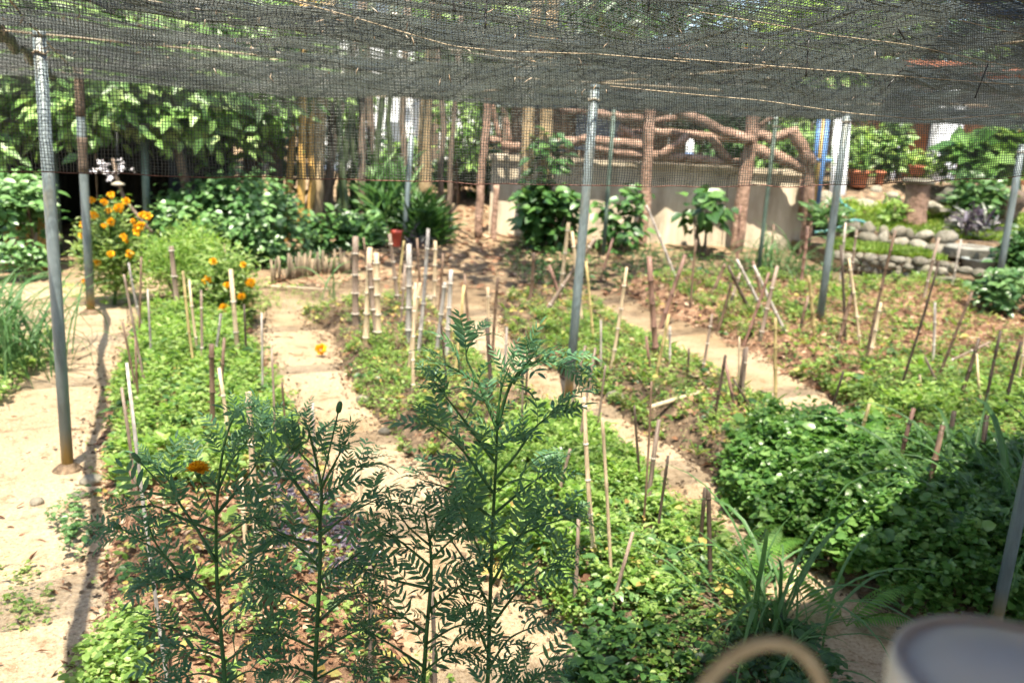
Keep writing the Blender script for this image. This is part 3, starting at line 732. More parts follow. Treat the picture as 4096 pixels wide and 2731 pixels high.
S = [
 (171,246,179,314,4.8,'k','far'),(224.7,244,225.5,268,2.7,'b','far'),(236,258.5,240,300,2.0,'b','far'),(129.5,262,143.5,330,2.4,'g','far'),(140.6,257,139,340,2.0,'b','far'),
 (230.4,269,237.8,354.5,4.5,'t','lb'),(189,279,198,354.5,2.7,'t','lb'),(200,290,201,369,2.7,'k','lb'),(181.5,271,195.7,371.6,2.7,'y','lb'),(123.5,274,145,383,2.4,'k','lb'),(147.3,289,151,359,2.1,'g','lb'),(121.3,322,134.7,387,1.9,'b','lb'),(135.7,335,139,404,2.1,'b','lb'),
 (221.7,313,214,358,2.7,'g','lb'),(214.3,342,212.8,436,5.0,'b','lb'),(223.2,338,219.5,409.5,3.3,'b','lb'),(221.7,365.6,229.2,448,3.6,'t','lb'),(244,304,246.3,354.5,1.9,'d','lb'),(263.4,311,262,393,1.8,'g','lb'),(270,348.5,274.6,447,2.4,'k','lb'),(283.5,380,288.7,458,2.2,'b','lb'),
 (250,390,260,622,6.2,'t','ln'),(119.8,366,168.5,684,3.8,'w','ln'),(119.8,388,139,520,3.2,'k','ln'),(127,467,139.5,522,2.2,'r','ln'),(312.5,402,314.5,470,3.0,'g','ln'),(240,478,250.5,590,4.6,'t','ln'),(266.4,477,275.3,533,3.9,'t','ln'),
 (368.6,544,369.5,690,4.8,'k','mg'),(377.7,508,387,608,2.6,'b','mg'),(360,459,362,585,2.6,'t','mg'),(432.7,587,434.5,678,4.6,'k','mg'),
 (355.4,236,356.1,328,6.0,'k','th'),(363.5,237,369.5,308,2.1,'b','th'),(370.5,246.6,366,343,5.2,'t','th'),(377,252,379,345,5.6,'t','th'),(370,262,378.5,345,5.0,'k','th'),(390.3,233,398.5,306,3.6,'k','th'),(403.7,240.6,397,303,2.4,'y','th'),(409.7,243,407.4,344,5.2,'w','th'),(417,238,419.3,280,1.8,'b','th'),
 (426.8,229.5,417.5,358,3.6,'w','th'),(435,240.6,433.5,301,3.6,'t','th'),(443,253,440,300,1.5,'b','th'),(414,284,414,398,3.3,'t','th'),(420.8,281.5,409,374,3.3,'t','th'),(451.3,269.6,446.9,360,4.2,'w','th'),(445.4,281.5,436.5,357,4.2,'w','th'),(405,263.7,399.3,330,2.7,'k','th'),(440,321.7,447,401,2.1,'d','th'),
 (464,284.5,453.5,383,3.0,'y','pw'),(464.7,274,470,333,2.7,'b','pw'),(487.8,286.8,488.5,322,3.0,'t','pw'),(486.3,318.8,490.8,409,4.2,'d','pw'),(498.2,276,493,349,3.0,'b','pw'),(506.8,327,505,362,2.4,'g','pw'),(523.5,347,522,446,2.1,'k','pw'),(529,339.6,526,404,1.7,'d','pw'),
 (568.5,222,559,300,3.7,'t','cp'),(571.9,231,582,327,3.4,'t','cp'),(595,238,538.5,322.5,3.8,'k','cp'),(534,252.5,529.5,303,3.5,'b','cp'),(549,264.5,563,307,3.2,'r','cp'),(586,261,594,349,2.6,'y','cp'),(586,347,566,428,2.7,'k','cp'),(596.4,350,577,458,2.8,'k','cp'),(605.4,365,595,440,2.3,'k','cp'),
 (613,238,603,271.5,2.4,'r','bk'),(646.5,205,677.5,284,2.6,'g','bk'),(740,205,737,262,2.4,'r','bk'),(808,226,800,287,3.2,'r','bk'),(845,222,840,286,2.0,'g','bk'),
 (626,266,611,369,3.2,'t','cm'),(647.8,255,657,360,5.4,'r','cm'),(686.4,255,663.5,318,3.8,'r','cm'),(669,314,654.5,382,2.9,'y','cm'),(645.5,335,653,381,2.6,'r','cm'),(670,326,670,370,2.4,'g','cm'),(601,320,601,368,2.1,'g','cm'),(618.5,314,618,354,1.4,'d','cm'),
 (584.5,399,596,561,4.6,'t','nm'),(601.6,415,611,579,3.5,'t','nm'),(578.6,517,575,591,4.0,'k','nm'),(633,532,614,602,3.8,'k','nm'),(660,421,648,510,4.6,'k','nm'),(668.6,456,656,545,3.0,'d','nm'),(570,448,558,500,3.4,'k','nm'),(634,404,642,491,2.5,'d','nm'),(651,380,642,532,2.0,'b','nm'),(704,485,701,548,4.2,'d','nm'),(709.3,489,710,577,4.8,'d','nm'),
 (726,263.7,709,301,3.4,'b','cr'),(727.6,265,753,315,3.2,'d','cr'),(736.5,259,764.8,315,3.0,'g','cr'),(753.6,265,787,335,3.2,'g','cr'),(753,260.7,763.3,303,2.6,'r','cr'),(770,272.6,747,335.5,3.0,'r','cr'),(778,266,761,337,3.8,'k','cr'),(731.3,283,720,323.5,2.7,'b','cr'),(741,272.6,727.6,310,2.8,'k','cr'),
 (712,313.5,701,380,2.6,'k','p4'),(689,348,687,382,1.9,'d','p4'),(739.5,336.6,737,392,2.4,'t','p4'),(743,347,738,410,3.0,'d','p4'),(747.7,347,741,404,2.8,'k','p4'),(725.3,354.5,711,430,3.0,'d','p4'),(725.6,359,736,416,3.0,'r','p4'),(733.5,379,757,419,1.5,'d','p4'),(776.4,318,776.4,409,3.3,'y','p4'),
 (842,245,845,342,2.7,'d','mu'),(847.4,257.7,860,349,2.6,'t','mu'),(857,229.5,849,296,2.5,'k','mu'),(853.3,290.5,836,348,3.7,'b','mu'),(808.7,275.6,814,337,3.3,'y','mu'),(808.7,295,799,333,3.1,'b','mu'),(893,229.5,864.5,367,2.8,'b','mu'),(879.4,301.6,869,358,3.4,'t','mu'),(937.4,237,924,298.5,2.9,'k','mu'),(939,260.7,896,399,2.3,'d','mu'),
 (936,302.4,932,367,2.6,'g','rt'),(969.4,290.5,937.4,379,2.8,'b','rt'),(979,338,959,400,3.5,'d','rt'),(1000.6,330,983.5,418,3.0,'d','rt'),(1020.7,341,1004,413,3.3,'d','rt'),(977.6,353,980.5,402,2.4,'t','rt'),(924,356,940.4,390.5,2.4,'k','rt'),(986.5,339.6,927,370,1.8,'k','rt'),
 (696,239,691,308,2.0,'b','cr'),(774,224,771,256,2.0,'b','bk'),(961,239,952,288,2.0,'g','mu'),(1023,327,1016,393,2.6,'t','rt'),(919,374,922,393,2.0,'t','rt'),
 (842,370,827,429,2.4,'d','gl'),(869,402,855,458,3.5,'o','gl'),(912,406.5,896.5,479,4.2,'r','gl'),(942,424.5,925.5,510,5.4,'b','gl'),(955,411,946,462,4.8,'d','gl'),(988,415.5,979,478,5.2,'d','gl'),(961,444,966,466,3.4,'t','gl'),(832.5,438,843,458,3.6,'d','gl'),
]
def stake_mesh(b, t, r, nodes):
    ln = np.linalg.norm(t - b); ax = (t - b) / ln
    k = np.array((random.uniform(-1, 1), random.uniform(-1, 1), 0)) * ln * 0.012
    pts = []; rad = []; hs = [0.0]
    seg = random.uniform(0.13, 0.24)
    ncur = random.uniform(0.05, seg)
    nl = []
    while ncur < ln - 0.03:
        nl.append(ncur); ncur += seg * random.uniform(0.85, 1.15)
    for h in nl: hs += [h - 0.012, h, h + 0.012]
    hs += [ln]
    hs = sorted(h for h in hs if 0 <= h <= ln)
    for h in hs:
        u = h / ln
        p = b + ax * h + k * math.sin(math.pi * u)
        bump = 1.22 if any(abs(h - q_) < 1e-6 for q_ in nl) else 1.0
        pts.append(p); rad.append(r * (1.06 - 0.14 * u) * bump)
    m_ = MB().tube(pts, rad, 9, cap=False)
    n = 9; kq = len(pts)
    # hollow top
    tv_ = [np.array(m_.v[(kq - 1) * n + j]) for j in range(n)]
    c = sum(tv_) / n
    inner = [c + (v - c) * 0.62 for v in tv_]; deep = [v - ax * r * 1.5 for v in inner]
    base = (kq - 1) * n
    s0 = len(m_.v); m_.v += [tuple(v) for v in inner] + [tuple(v) for v in deep]
    for j in range(n):
        j2 = (j + 1) % n
        m_.f.append([base + j, base + j2, s0 + j2, s0 + j]); m_.f.append([s0 + j, s0 + j2, s0 + n + j2, s0 + n + j])
    m_.f.append([s0 + n + j for j in range(n)])
    rings = [(b + ax * h + k * math.sin(math.pi * h / ln), r * (1.06 - 0.14 * h / ln)) for h in nl]
    return m_, rings, ax
ORD = ['first', 'second', 'third', 'fourth', 'fifth', 'sixth', 'seventh', 'eighth', 'ninth', 'tenth', 'eleventh', 'twelfth', '13th', '14th', '15th', '16th', '17th', '18th', '19th', '20th']
zone_sorted = {}
for i, s in enumerate(S): zone_sorted.setdefault(s[6], []).append((s[0], i))
rank = {}
for z, lst in zone_sorted.items():
    for r_, (_, i) in enumerate(sorted(lst)): rank[i] = r_
def lift_of(zone):
    return {'gl': 0.20, 'lb': 0.14, 'nm': 0.13, 'rt': 0.13}.get(zone, 0.10)
for i, (x0, y0, x1, y1, wp, c, z) in enumerate(S):
    vis = G(x1, y1, lift_of(z))
    t = P(x0, y0, vis[1])
    ax = nrm(t - vis)
    dep = random.gauss(0, 0.05) * np.linalg.norm(t - vis)
    t = t + np.array((0, dep, 0))
    ax = nrm(t - vis)
    gz = float(zg(vis[1]))
    if ax[2] < 0.12: b = vis - ax * 0.1
    else: b = vis - ax * ((vis[2] - gz + 0.02) / ax[2])
    r = max(wp * 1.1, 2.4) * vis[1] / FPX / 2
    m_, rings, ax = stake_mesh(b, t, r, True)
    ang = math.degrees(math.atan2(ax[0], ax[2]))
    lean = 'upright' if abs(ang) < 4 else ('slightly leaning' if abs(ang) < 11 else ('leaning' if abs(ang) < 24 else 'steeply slanted'))
    th = 'thick' if r * 2 > 0.042 else ('thin' if r * 2 < 0.024 else 'medium')
    N_ = len(zone_sorted[z])
    where = ORD[rank[i]] + ' from left ' + ZONES[z]
    cn, cc = COLR[c]
    lab = f'{th} {cn} {lean} stake, {where}'.replace('medium ', '')
    o = m_.thing('bamboo_stake', 'bamboo', b, lab, 'stake', 'bamboo stakes in the garden beds')
    j = random.uniform(0.85, 1.15)
    o.color = (*[min(1, v * j) for v in cc], 1)
    if r > 0.009:
        for p_, rr in rings:
            if p_[2] < gz + 0.15: continue
            MB().tube([p_ - ax * 0.005, p_ + ax * 0.003], rr * 1.26, 9).build('node_ring', 'node' if c in 'wtgk' else 'bamboo', o).color = o.color

# two canes lying on the ground
def lying(a, b, r, c, lab, dz=0.02):
    p = G(*a, dz + .02); q_ = G(*b, dz)
    m_, rings, ax = stake_mesh(p, q_, r, True)
    o = m_.thing('bamboo_cane', 'bamboo', p, lab, 'cane', None); o.color = (*c, 1)
    for p_, rr in rings: MB().tube([p_ - ax * 0.005, p_ + ax * 0.003], rr * 1.2, 9).build('node_ring', 'bamboo', o).color = o.color
lying((649, 407), (709, 389), 0.014, (0.55, 0.45, 0.30), 'pale cane lying flat on the low bed right of the middle pole', .15)
lying((798, 570), (786, 592), 0.016, (0.6, 0.5, 0.3), 'short pale cane end lying on the sand beside the glossy foliage')
lying((272, 286), (330, 289), 0.012, (0.40, 0.32, 0.22), 'tan cane lying on the ground before the bamboo picket edging')
print('stakes done')

# ------------------------------------------------------------------ what grows and lies on the beds
def cover(name, pts, lo, hi, hmin, hmax, wd, mat, tmpl=OVAL, droop=0.2, up=0.12, tilt=0.28, label=None, cat=None, rosette=5):
    """leaves in small rosettes of a few, at mixed heights over the soil"""
    n = len(pts)
    h = hmin + (hmax - hmin) * rng.uniform(0, 1, n) ** 0.8
    k = rosette
    base = np.repeat(pts, k, 0); hh_ = np.repeat(h, k)
    m = len(base)
    a = np.repeat(rng.uniform(0, 6.28, n), k) + np.tile(np.arange(k) * 2.39996, n) + rng.normal(0, .3, m)
    z = up + rng.normal(0, 0.25, m)
    D = nrm(np.stack([np.cos(a), np.sin(a), z], 1))
    L = 0.82 * np.repeat(rng.uniform(lo, hi, n) * np.exp(rng.normal(0, .25, n)), k) * rng.uniform(0.55, 1.2, m)
    base = base + np.stack([rng.normal(0, .008, m), rng.normal(0, .008, m), hh_ + rng.normal(0, .012, m)], 1)
    V, F = leaf_arrays(base, D, rand_up(m, tilt), L, wd * rng.uniform(.85, 1.15, m), tmpl, droop)
    o = put(name, mesh_of(name, V, F), mat)
    return tag(o, label, cat, kind='stuff')

def W(px, py, dz=0.0): return G(px, py, dz)[:2]
def px_of(x, y, z=0.1):
    return project(np.stack([x, y, zg(y) + z], -1))
def inpoly_px(x, y, poly):
    p = px_of(x, y)
    return sdist(p[:, 0], p[:, 1], poly)

# the beds: several kinds mixed, with bare gaps
def mixed(bed, n, dens, what, tall=1.0, margin=0.02, bright='bed', size=1.0):
    """a lush planting: broad leaves, small leaves, sprigs and a few yellowing ones"""
    gap = lambda x, y: dens(x, y) * np.clip(0.7 + 1.1 * noise2(x + 3, y, 0.28), 0.03, 1)
    cover('leafy_ground_cover', bed.sample(int(n * .42), gap, margin), 0.028 * size, 0.052 * size, 0.01, 0.09 * tall, 0.36, bright, label='broad bright leaves ' + what, cat='plants')
    cover('leafy_ground_cover', bed.sample(int(n * .75), gap, margin), 0.014 * size, 0.032 * size, 0.005, 0.075 * tall, 0.42, 'bed2', label='small rounded leaves ' + what, cat='plants', rosette=6)
    cover('leafy_ground_cover', bed.sample(int(n * .16), gap, margin), 0.03 * size, 0.065 * size, 0.04 * tall, 0.13 * tall, 0.24, 'wisp', LANCE, up=0.6, label='yellowish leafy sprigs ' + what, cat='plants', rosette=7)
    cover('leafy_ground_cover', bed.sample(int(n * .14), dens, margin), 0.035 * size, 0.07 * size, 0.01, 0.075 * tall, 0.34, 'bush', label='darker green leaves ' + what, cat='plants', rosette=4)
def old_leaves(bed, n, dens, what):
    cover('yellowed_leaves', bed.sample(n, dens, 0.0), 0.02, 0.05, 0.01, 0.08, 0.34, 'yellowed', label='yellowing and browned leaves ' + what, cat='plants', rosette=3, tilt=.8)
def weeds(bed, n, dens, what, margin=0.0, h=0.06, size=1.0):
    gap = lambda x, y: dens(x, y) * np.clip(0.55 + 1.5 * noise2(x + 8, y + 1, 0.26), 0.0, 1)
    cover('weed_cover', bed.sample(int(n * .8), gap, margin), 0.013 * size, 0.030 * size, 0.005, h, 0.42, 'bed2', label='tiny round weeds ' + what, cat='plants', rosette=6)
    cover('weed_cover', bed.sample(int(n * .5), gap, margin), 0.017 * size, 0.038 * size, 0.01, h * 1.3, 0.30, 'wisp', LANCE, up=.4, label='yellow-green weed sprigs ' + what, cat='plants', rosette=5)
    cover('weed_cover', bed.sample(int(n * .2), dens, margin), 0.02 * size, 0.05 * size, 0.01, h, 0.34, 'dark', label='dark weed leaves ' + what, cat='plants', rosette=4)
    cover('weed_cover', bed.sample(int(n * .10), dens, margin), 0.05 * size, 0.11 * size, 0.0, 0.02, 0.05, 'lawn', LANCE, up=1.0, label='thin grass blades ' + what, cat='plants', rosette=5)
lush_px = q((300, 720), (590, 700), (620, 800), (660, 900), (700, 1000), (640, 1090), (520, 1130), (380, 1150), (250, 1120), (210, 1000), (250, 860))
mixed(bed_left, 5000, lambda x, y: np.clip(inpoly_px(x, y, lush_px) / 14 + 0.35, 0.02, 1), 'in the lush left bed', 1.1, 0.05)
weeds(bed_left, 900, lambda x, y: np.clip(0.5 + 0.9 * noise2(x, y + 4, 0.45), 0, 1), 'along the left bed', -0.08)
near_left_px = [(70, 640), (120, 600), (150, 620), (150, 682), (130, 760), (40, 760)]
cover('clover_patch', bed_left.sample(420, lambda x, y: np.clip(inpoly_px(x, y, near_left_px) / 10 + 0.2, 0, 1), -0.12), 0.018, 0.036, 0.02, 0.10, 0.48, 'bed', label='fresh round leaves at the near corner of the left bed', cat='plants', rosette=4)
purple_px = q((560, 1080), (760, 1060), (850, 1200), (860, 1330), (760, 1400), (620, 1300))
cover('purple_ground_cover', bed_left.sample(210, lambda x, y: np.clip(inpoly_px(x, y, purple_px) / 25, 0, 1)), 0.025, 0.055, 0.01, 0.08, 0.18, 'purple', LANCE, label='purplish creeping leaves behind the near marigolds', cat='plants')
front_px = q((1000, 1150), (1200, 960), (1350, 960), (1500, 1100), (1620, 1300), (1560, 1420), (1380, 1480), (1200, 1400))
mixed(bed_mid, 5200, lambda x, y: np.clip(inpoly_px(x, y, front_px) / 14 + 0.2, 0.0, 1), 'in the near middle bed', 1.0, 0.03, 'bed', 0.82)
weeds(bed_mid, 3000, lambda x, y: np.clip(0.55 + 0.85 * noise2(x + 2, y, 0.5), 0.02, 1), 'over the middle bed')
weeds(bed_third, 3600, lambda x, y: np.clip(0.55 + 0.8 * noise2(x + 5, y + 2, 0.5), 0.03, 1), 'over the bed right of the middle pole')
gloss_px = q((1640, 1010), (1760, 945), (1900, 960), (2100, 1000), (2352, 1020), (2600, 1100), (2700, 1420), (2200, 1430), (1980, 1390), (1860, 1290), (1760, 1240), (1680, 1170))
def px_of_h(x, y): return project(np.stack([x, y, np.full_like(x, 0.25)], -1))
dens = lambda x, y: np.clip(sdist(*px_of_h(x, y).T, gloss_px) / 16 + 0.15, 0.0, 1)
gp = bed_third.sample(9500, dens, -0.05)
gp[:, 2] += np.clip(0.09 * noise2(gp[:, 0], gp[:, 1], 0.22), -0.05, 0.10)
cover('glossy_ground_cover', gp, 0.026, 0.050, 0.02, 0.21, 0.46, 'gloss', label='dense glossy dark green foliage beside the sand path', cat='plants', up=0.15, tilt=0.6)
old_leaves(bed_left, 240, lambda x, y: np.ones_like(x), 'in the left bed')
old_leaves(bed_mid, 420, lambda x, y: np.ones_like(x), 'in the middle bed')
old_leaves(bed_third, 420, lambda x, y: np.ones_like(x), 'in the bed right of the middle pole')
old_leaves(bed_right, 420, lambda x, y: np.ones_like(x), 'in the mulch bed')
weeds(bed_right, 4200, lambda x, y: np.clip(0.36 + 0.95 * noise2(x + 1, y + 7, 0.6) + np.clip((7.2 - y) * 0.4, -0.25, 0.8), 0.05, 1), 'spreading over the reddish mulch bed', 0.0, 0.09, 1.25)
mixed(bed_right, 1500, lambda x, y: np.clip((7.0 - y) * .8 + .5 * noise2(x, y, .6), 0.01, 1), 'at the near side of the mulch bed', 1.0, 0.02, 'bed', 1.1)
# weeds straying onto the paths
def scatter_px(poly, n, z=0.0):
    """random ground points inside an outline"""
    w_ = np.array([G(a, b)[:2] for a, b in poly]); lo = w_.min(0); hi = w_.max(0); out = []
    while len(out) < n:
        p = rng.uniform(lo, hi, (n * 3, 2)); ok = sdist(p[:, 0], p[:, 1], w_) > 0
        out += p[ok].tolist()
    p = np.array(out[:n]); return np.stack([p[:, 0], p[:, 1], zg(p[:, 1]) + z], 1)
cover('weed_cover', scatter_px([(0, 560), (40, 570), (55, 620), (0, 640)], 60), 0.02, 0.035, 0.0, 0.04, 0.3, 'bed2', label='tiny weeds on the left sand path', cat='plants', rosette=4)
cover('weed_cover', scatter_px([(50, 520), (84, 500), (84, 560), (60, 565)], 60), 0.02, 0.04, 0.01, 0.09, 0.35, 'bush', label='small bluish green weed on the sand by the shadow line', cat='plants', rosette=4)
cover('weed_cover', scatter_px([(-40, 370), (20, 350), (55, 335), (55, 360), (10, 400), (-60, 450)], 300), 0.03, 0.06, 0.02, 0.12, 0.4, 'bed', label='green leaves at the foot of the left lemongrass', cat='plants')
cover('weed_cover', scatter_px([(60, 285), (150, 278), (280, 282), (340, 300), (300, 312), (150, 312), (60, 300)], 500), 0.02, 0.05, 0.0, 0.05, 0.3, 'bed2', label='sparse weeds at the back of the sand', cat='plants', rosette=4)
cover('weed_cover', scatter_px([(500, 240), (640, 246), (760, 262), (830, 270), (830, 296), (700, 290), (560, 300), (500, 270)], 1000), 0.03, 0.07, 0.0, 0.12, 0.35, 'dark', label='dark low weeds before the concrete wall', cat='plants', rosette=5)
cover('weed_cover', scatter_px([(600, 600), (680, 570), (790, 640), (860, 720), (700, 760), (560, 690)], 900), 0.025, 0.055, 0.02, 0.14, 0.4, 'dark', label='shaded dark green weeds round the near grass clump', cat='plants')
cover('weed_cover', scatter_px([(690, 520), (720, 540), (735, 580), (700, 600), (680, 560)], 160), 0.03, 0.05, 0.02, 0.14, 0.38, 'bed', label='leafy sprigs at the edge of the sand path by the two dark stakes', cat='plants')

# litter
def litter(name, pts, lo, hi, label, mat='litter', wd=0.22, tmpl=LANCE, tilt=0.5, lift=0.012):
    n = len(pts)
    V, F = leaf_arrays(pts + np.array((0, 0, lift)), rand_dirs(n, 0.05, 0.25), rand_up(n, tilt), rng.uniform(lo, hi, n), wd * rng.uniform(.5, 1.4, n), tmpl, 0.15)
    return tag(put(name, mesh_of(name, V, F), mat), label, 'litter', kind='stuff')
dens = lambda x, y: np.where(y < 4.6, 1, 0.12)
litter('dead_leaves', bed_left.sample(5200, dens, -0.1), 0.02, 0.06, 'brown mulch and dead leaves at the near end of the left bed')
litter('dead_leaves', bed_mid.sample(2600, None, -0.1), 0.02, 0.06, 'dead leaves over the middle bed')
litter('dead_leaves', bed_third.sample(2200, None, -0.1), 0.025, 0.08, 'dead leaves over the bed right of the middle pole')
litter('dead_leaves', bed_right.sample(6500, None, -0.2), 0.03, 0.09, 'reddish dead leaves over the mulch bed')
litter('dead_leaves', scatter_px([(270, 285), (470, 290), (540, 300), (640, 300), (620, 240), (500, 195), (430, 170), (395, 200), (390, 250), (280, 270)], 2600), 0.05, 0.13, 'dry leaves scattered over the back path')
litter('rice_hulls', scatter_px([(-200, 900), (1100, 900), (1000, 620), (800, 520), (600, 380), (400, 330), (60, 330), (-200, 420)], 16000, 0.0), 0.006, 0.013, 'pale rice hulls strewn over the paths', 'straw', 0.2, DIAM, 0.6, 0.003)
litter('twigs', scatter_px([(-100, 800), (700, 800), (600, 420), (400, 330), (0, 330)], 260, 0.0), 0.03, 0.12, 'thin dark twigs lying on the sand', 'litter', 0.03, DIAM, 0.3, 0.004)

for bed, what in ((bed_left, 'left bed'), (bed_mid, 'middle bed'), (bed_third, 'bed right of the middle pole'), (bed_right, 'mulch bed')):
    pts = bed.sample(2600, lambda x, y, bed=bed: np.clip(1 - np.abs(bed.sd(x, y) + .03) / .14, 0, 1), -0.22)
    pts[:, 2] = np.maximum(pts[:, 2], zg(pts[:, 1]) + .004)
    litter('soil_crumbs', pts, 0.008, 0.035, 'crumbled soil and dry bits along the edge of the ' + what, 'crumb', 0.4, DIAM, 0.9, 0.004)
litter('dead_leaves', scatter_px([(-200, 900), (900, 900), (760, 600), (600, 400), (400, 330), (60, 330), (-200, 420)], 420), 0.02, 0.05, 'small dry leaves blown over the sand paths')
def stone_obj(name, px, py, wpx, hpx, mat, seed, label=None, cat='stone', group=None, parent=None, Y=None, lift=0.0, yr=0.8):
    g = G(px, py) if Y is None else P(px, py, Y)
    s_ = g[1] / FPX
    r = np.array((wpx * s_ / 2, wpx * s_ / 2 * yr, hpx * s_ / 2))
    c = np.zeros(3)
    me = mesh_of(name, np.array(MB().blob((0, 0, 0), r, seed, 2).v), MB().blob((0, 0, 0), r, seed, 2).f)
    loc = g + np.array((0, 0, r[2] * 0.65 + lift)) if Y is None else g
    if parent is not None: loc = loc - np.array(parent.location)
    o = put(name, me, mat, parent, loc)
    o.rotation_euler = (0, 0, random.uniform(-.4, .4))
    if parent is None: tag(o, label, cat, group)
    return o
for k, (x, y, w_, h_, lab) in enumerate([
    (363, 403, 16, 12, 'grey stone at the edge of the middle bed beside the sand'), (384, 434, 14, 10, 'flat brown stone on the middle bed edge'), (534, 338, 14, 10, 'pinkish grey stone on the bed left of the middle pole'),
    (595, 362, 14, 9, 'brown stone just right of the middle pole foot'), (617, 383, 22, 13, 'broad tan stone in the low bed right of the middle pole'), (617, 402, 24, 15, 'large grey flat stone beside the sand right of the middle pole'), (598, 382, 14, 10, 'small pale stone beside the broad tan stone'),
    (80, 497, 22, 9, 'grey stone at the foot of the thick left pole'), (92, 483, 26, 12, 'brownish stone just behind the shadow line'), (706, 424, 22, 14, 'dark stone at the foot of a dark stake'), (740, 412, 24, 14, 'reddish brown clod by the forked stakes'),
    (37, 505, 14, 12, 'half buried dark stone on the left sand path'), (430, 300, 12, 6, 'pale flat stone on the back path')]):
    stone_obj('garden_stone', x, y, w_, h_, 'stone', k, lab, 'stone', 'loose stones on the beds')
print('cover done')

# ------------------------------------------------------------------ trees, shrubs and plants
def limb(a, b, bend=0.08, n=6):
    a = np.asarray(a, float); b = np.asarray(b, float); L = np.linalg.norm(b - a)
    off = np.array((random.uniform(-1, 1), random.uniform(-1, 1), random.uniform(-.3, .6))) * L * bend
    return [a + (b - a) * k + off * math.sin(math.pi * k) for k in np.linspace(0, 1, n)]

def clumps(centre, radii, n_cl, shell=0.55, lower=None):
    c = []
    while len(c) < n_cl:
        v = nrm(rng.normal(0, 1, 3)); r = shell + (1 - shell) * rng.uniform() ** 0.6
        p = v * r
        if lower is not None and p[2] < lower: continue
        c.append(np.array(centre) + p * np.array(radii))
    return np.array(c)

def foliage(cl, centre, per, spread, L, wd, tmpl=OVAL, up=-0.2, droop=0.25, out=0.8, upv=0.35, face=(0, -0.45, 0)):
    n = len(cl) * per
    base = np.repeat(cl, per, 0) + rng.normal(0, 1, (n, 3)) * np.array(spread)
    o = nrm(base - np.array(centre)) * (1, 1, 0.3)
    D = nrm(o * out + rand_dirs(n, up, upv))
    U = nrm(rand_up(n, 0.45) + o * 0.35 + np.array(face))
    return leaf_arrays(base, D, U, rng.uniform(L[0], L[1], n), wd, tmpl, droop)

def tree(name, base, top, trunk_r, centre, radii, n_cl, per, spread, L, wd, mat, label, bark='bark', tmpl=OVAL, up=-0.2, droop=0.25, n_limb=6, lower=None, group='trees behind the garden', shell=0.5, cat='tree', skirt=0.0, face=(0, -.45, 0)):
    base = np.asarray(base, float)
    o = empty(name, base); tag(o, label, cat, group)
    m_ = MB()
    tp = np.asarray(top, float)
    pts = limb(base - (0, 0, .1), tp, 0.05, 7)
    m_.tube(pts, [trunk_r * (1.25 - .75 * i / 6) for i in range(7)], 9, wob=0.06)
    cl = clumps(centre, radii, n_cl, shell, lower)
    cl[:, 1] -= skirt * (centre[2] + radii[2] - cl[:, 2])
    for k in range(n_limb):
        st = pts[random.randint(3, 6)]
        m_.tube(limb(st, cl[random.randrange(len(cl))], 0.1, 5), [trunk_r * .45, trunk_r * .36, trunk_r * .28, trunk_r * .2, trunk_r * .1], 6)
    m_.build('trunk', bark, o)
    V, F = foliage(cl, centre, per, spread, L, wd, tmpl, up, droop, face=face)
    put('crown', mesh_of('crown', V - base, F), mat, o)
    return o

def at_base(px, Y):
    """ground point straight below that column at distance Y"""
    p = P(px, 300, Y); p[2] = float(zg(Y)); return p

# far wood closing the view
fp = []
for k in range(150):
    X_ = rng.uniform(-26, 26); Y_ = rng.uniform(24, 33)
    for z in np.arange(0.3, 9, 1.0):
        fp.append((X_ + rng.normal(0, .8), Y_ + rng.normal(0, .8), 1.2 + z))
fp = np.array(fp)
V, F = foliage(fp, (0, 60, 3), 14, (0.8, 0.6, 0.6), (0.25, 0.5), 0.3, DIAM, -0.2, 0.2)
tag(put('far_wood', mesh_of('far_wood', V, F), 'forest'), 'dense green wood closing the view behind the garden', 'wood', kind='stuff')
tr = []
for k in range(46):
    X_ = rng.uniform(-20, 20); Y_ = rng.uniform(22, 26)
    m_ = MB().tube(limb((X_, Y_, 1), (X_ + rng.normal(0, .6), Y_, rng.uniform(5, 9)), .05), [0.12, .11, .1, .09, .08, .05], 6)
    tr.append((np.array(m_.v), np.array([f for f in m_.f if len(f) == 4])))
V, F = join_arrays(tr)
tag(put('far_trunks', mesh_of('far_trunks', V, F), 'bark'), 'slender trunks inside the far wood', 'wood', kind='stuff')

# left: broad tree with drooping leaves
for (px, Y_, cx_, cz, rx, ry, rz, ncl, lab) in (
    (-20, 11.6, 5, 2.55, 1.5, 0.9, 1.65, 260, 'broad tree with long drooping leaves at the far left edge'),
    (200, 12.6, 150, 2.95, 1.95, 0.9, 1.35, 320, 'drooping-leaved tree overhanging the dark shed'),
    (255, 13.0, 248, 2.75, 1.35, 0.9, 1.5, 220, 'drooping-leaved tree rising behind the round bush')):
    b = at_base(px, Y_); c = P(cx_, 120, Y_); c[2] = cz
    tree('drooping_tree', b, (c[0], c[1], cz - rz * .3), 0.09, c, (rx, ry, rz), ncl, 26, (0.17, 0.15, 0.15), (0.13, 0.24), 0.26, 'drape', lab, tmpl=LANCE, up=-0.45, droop=0.2, lower=-0.95, shell=0.2, skirt=0.45, face=(0, -1.0, 0.2))

b = at_base(206, 10.9); c = P(120, 120, 10.6); c[2] = 2.12
tree('drooping_tree', b, (c[0] + .5, c[1], 2.3), 0.06, c, (1.45, .55, .62), 150, 26, (.15, .13, .13), (.13, .23), .26, 'drape', 'low drooping branches hanging in front of the shed roof', tmpl=LANCE, up=-.5, droop=.2, shell=.1, skirt=.25, face=(0, -1.0, .2))
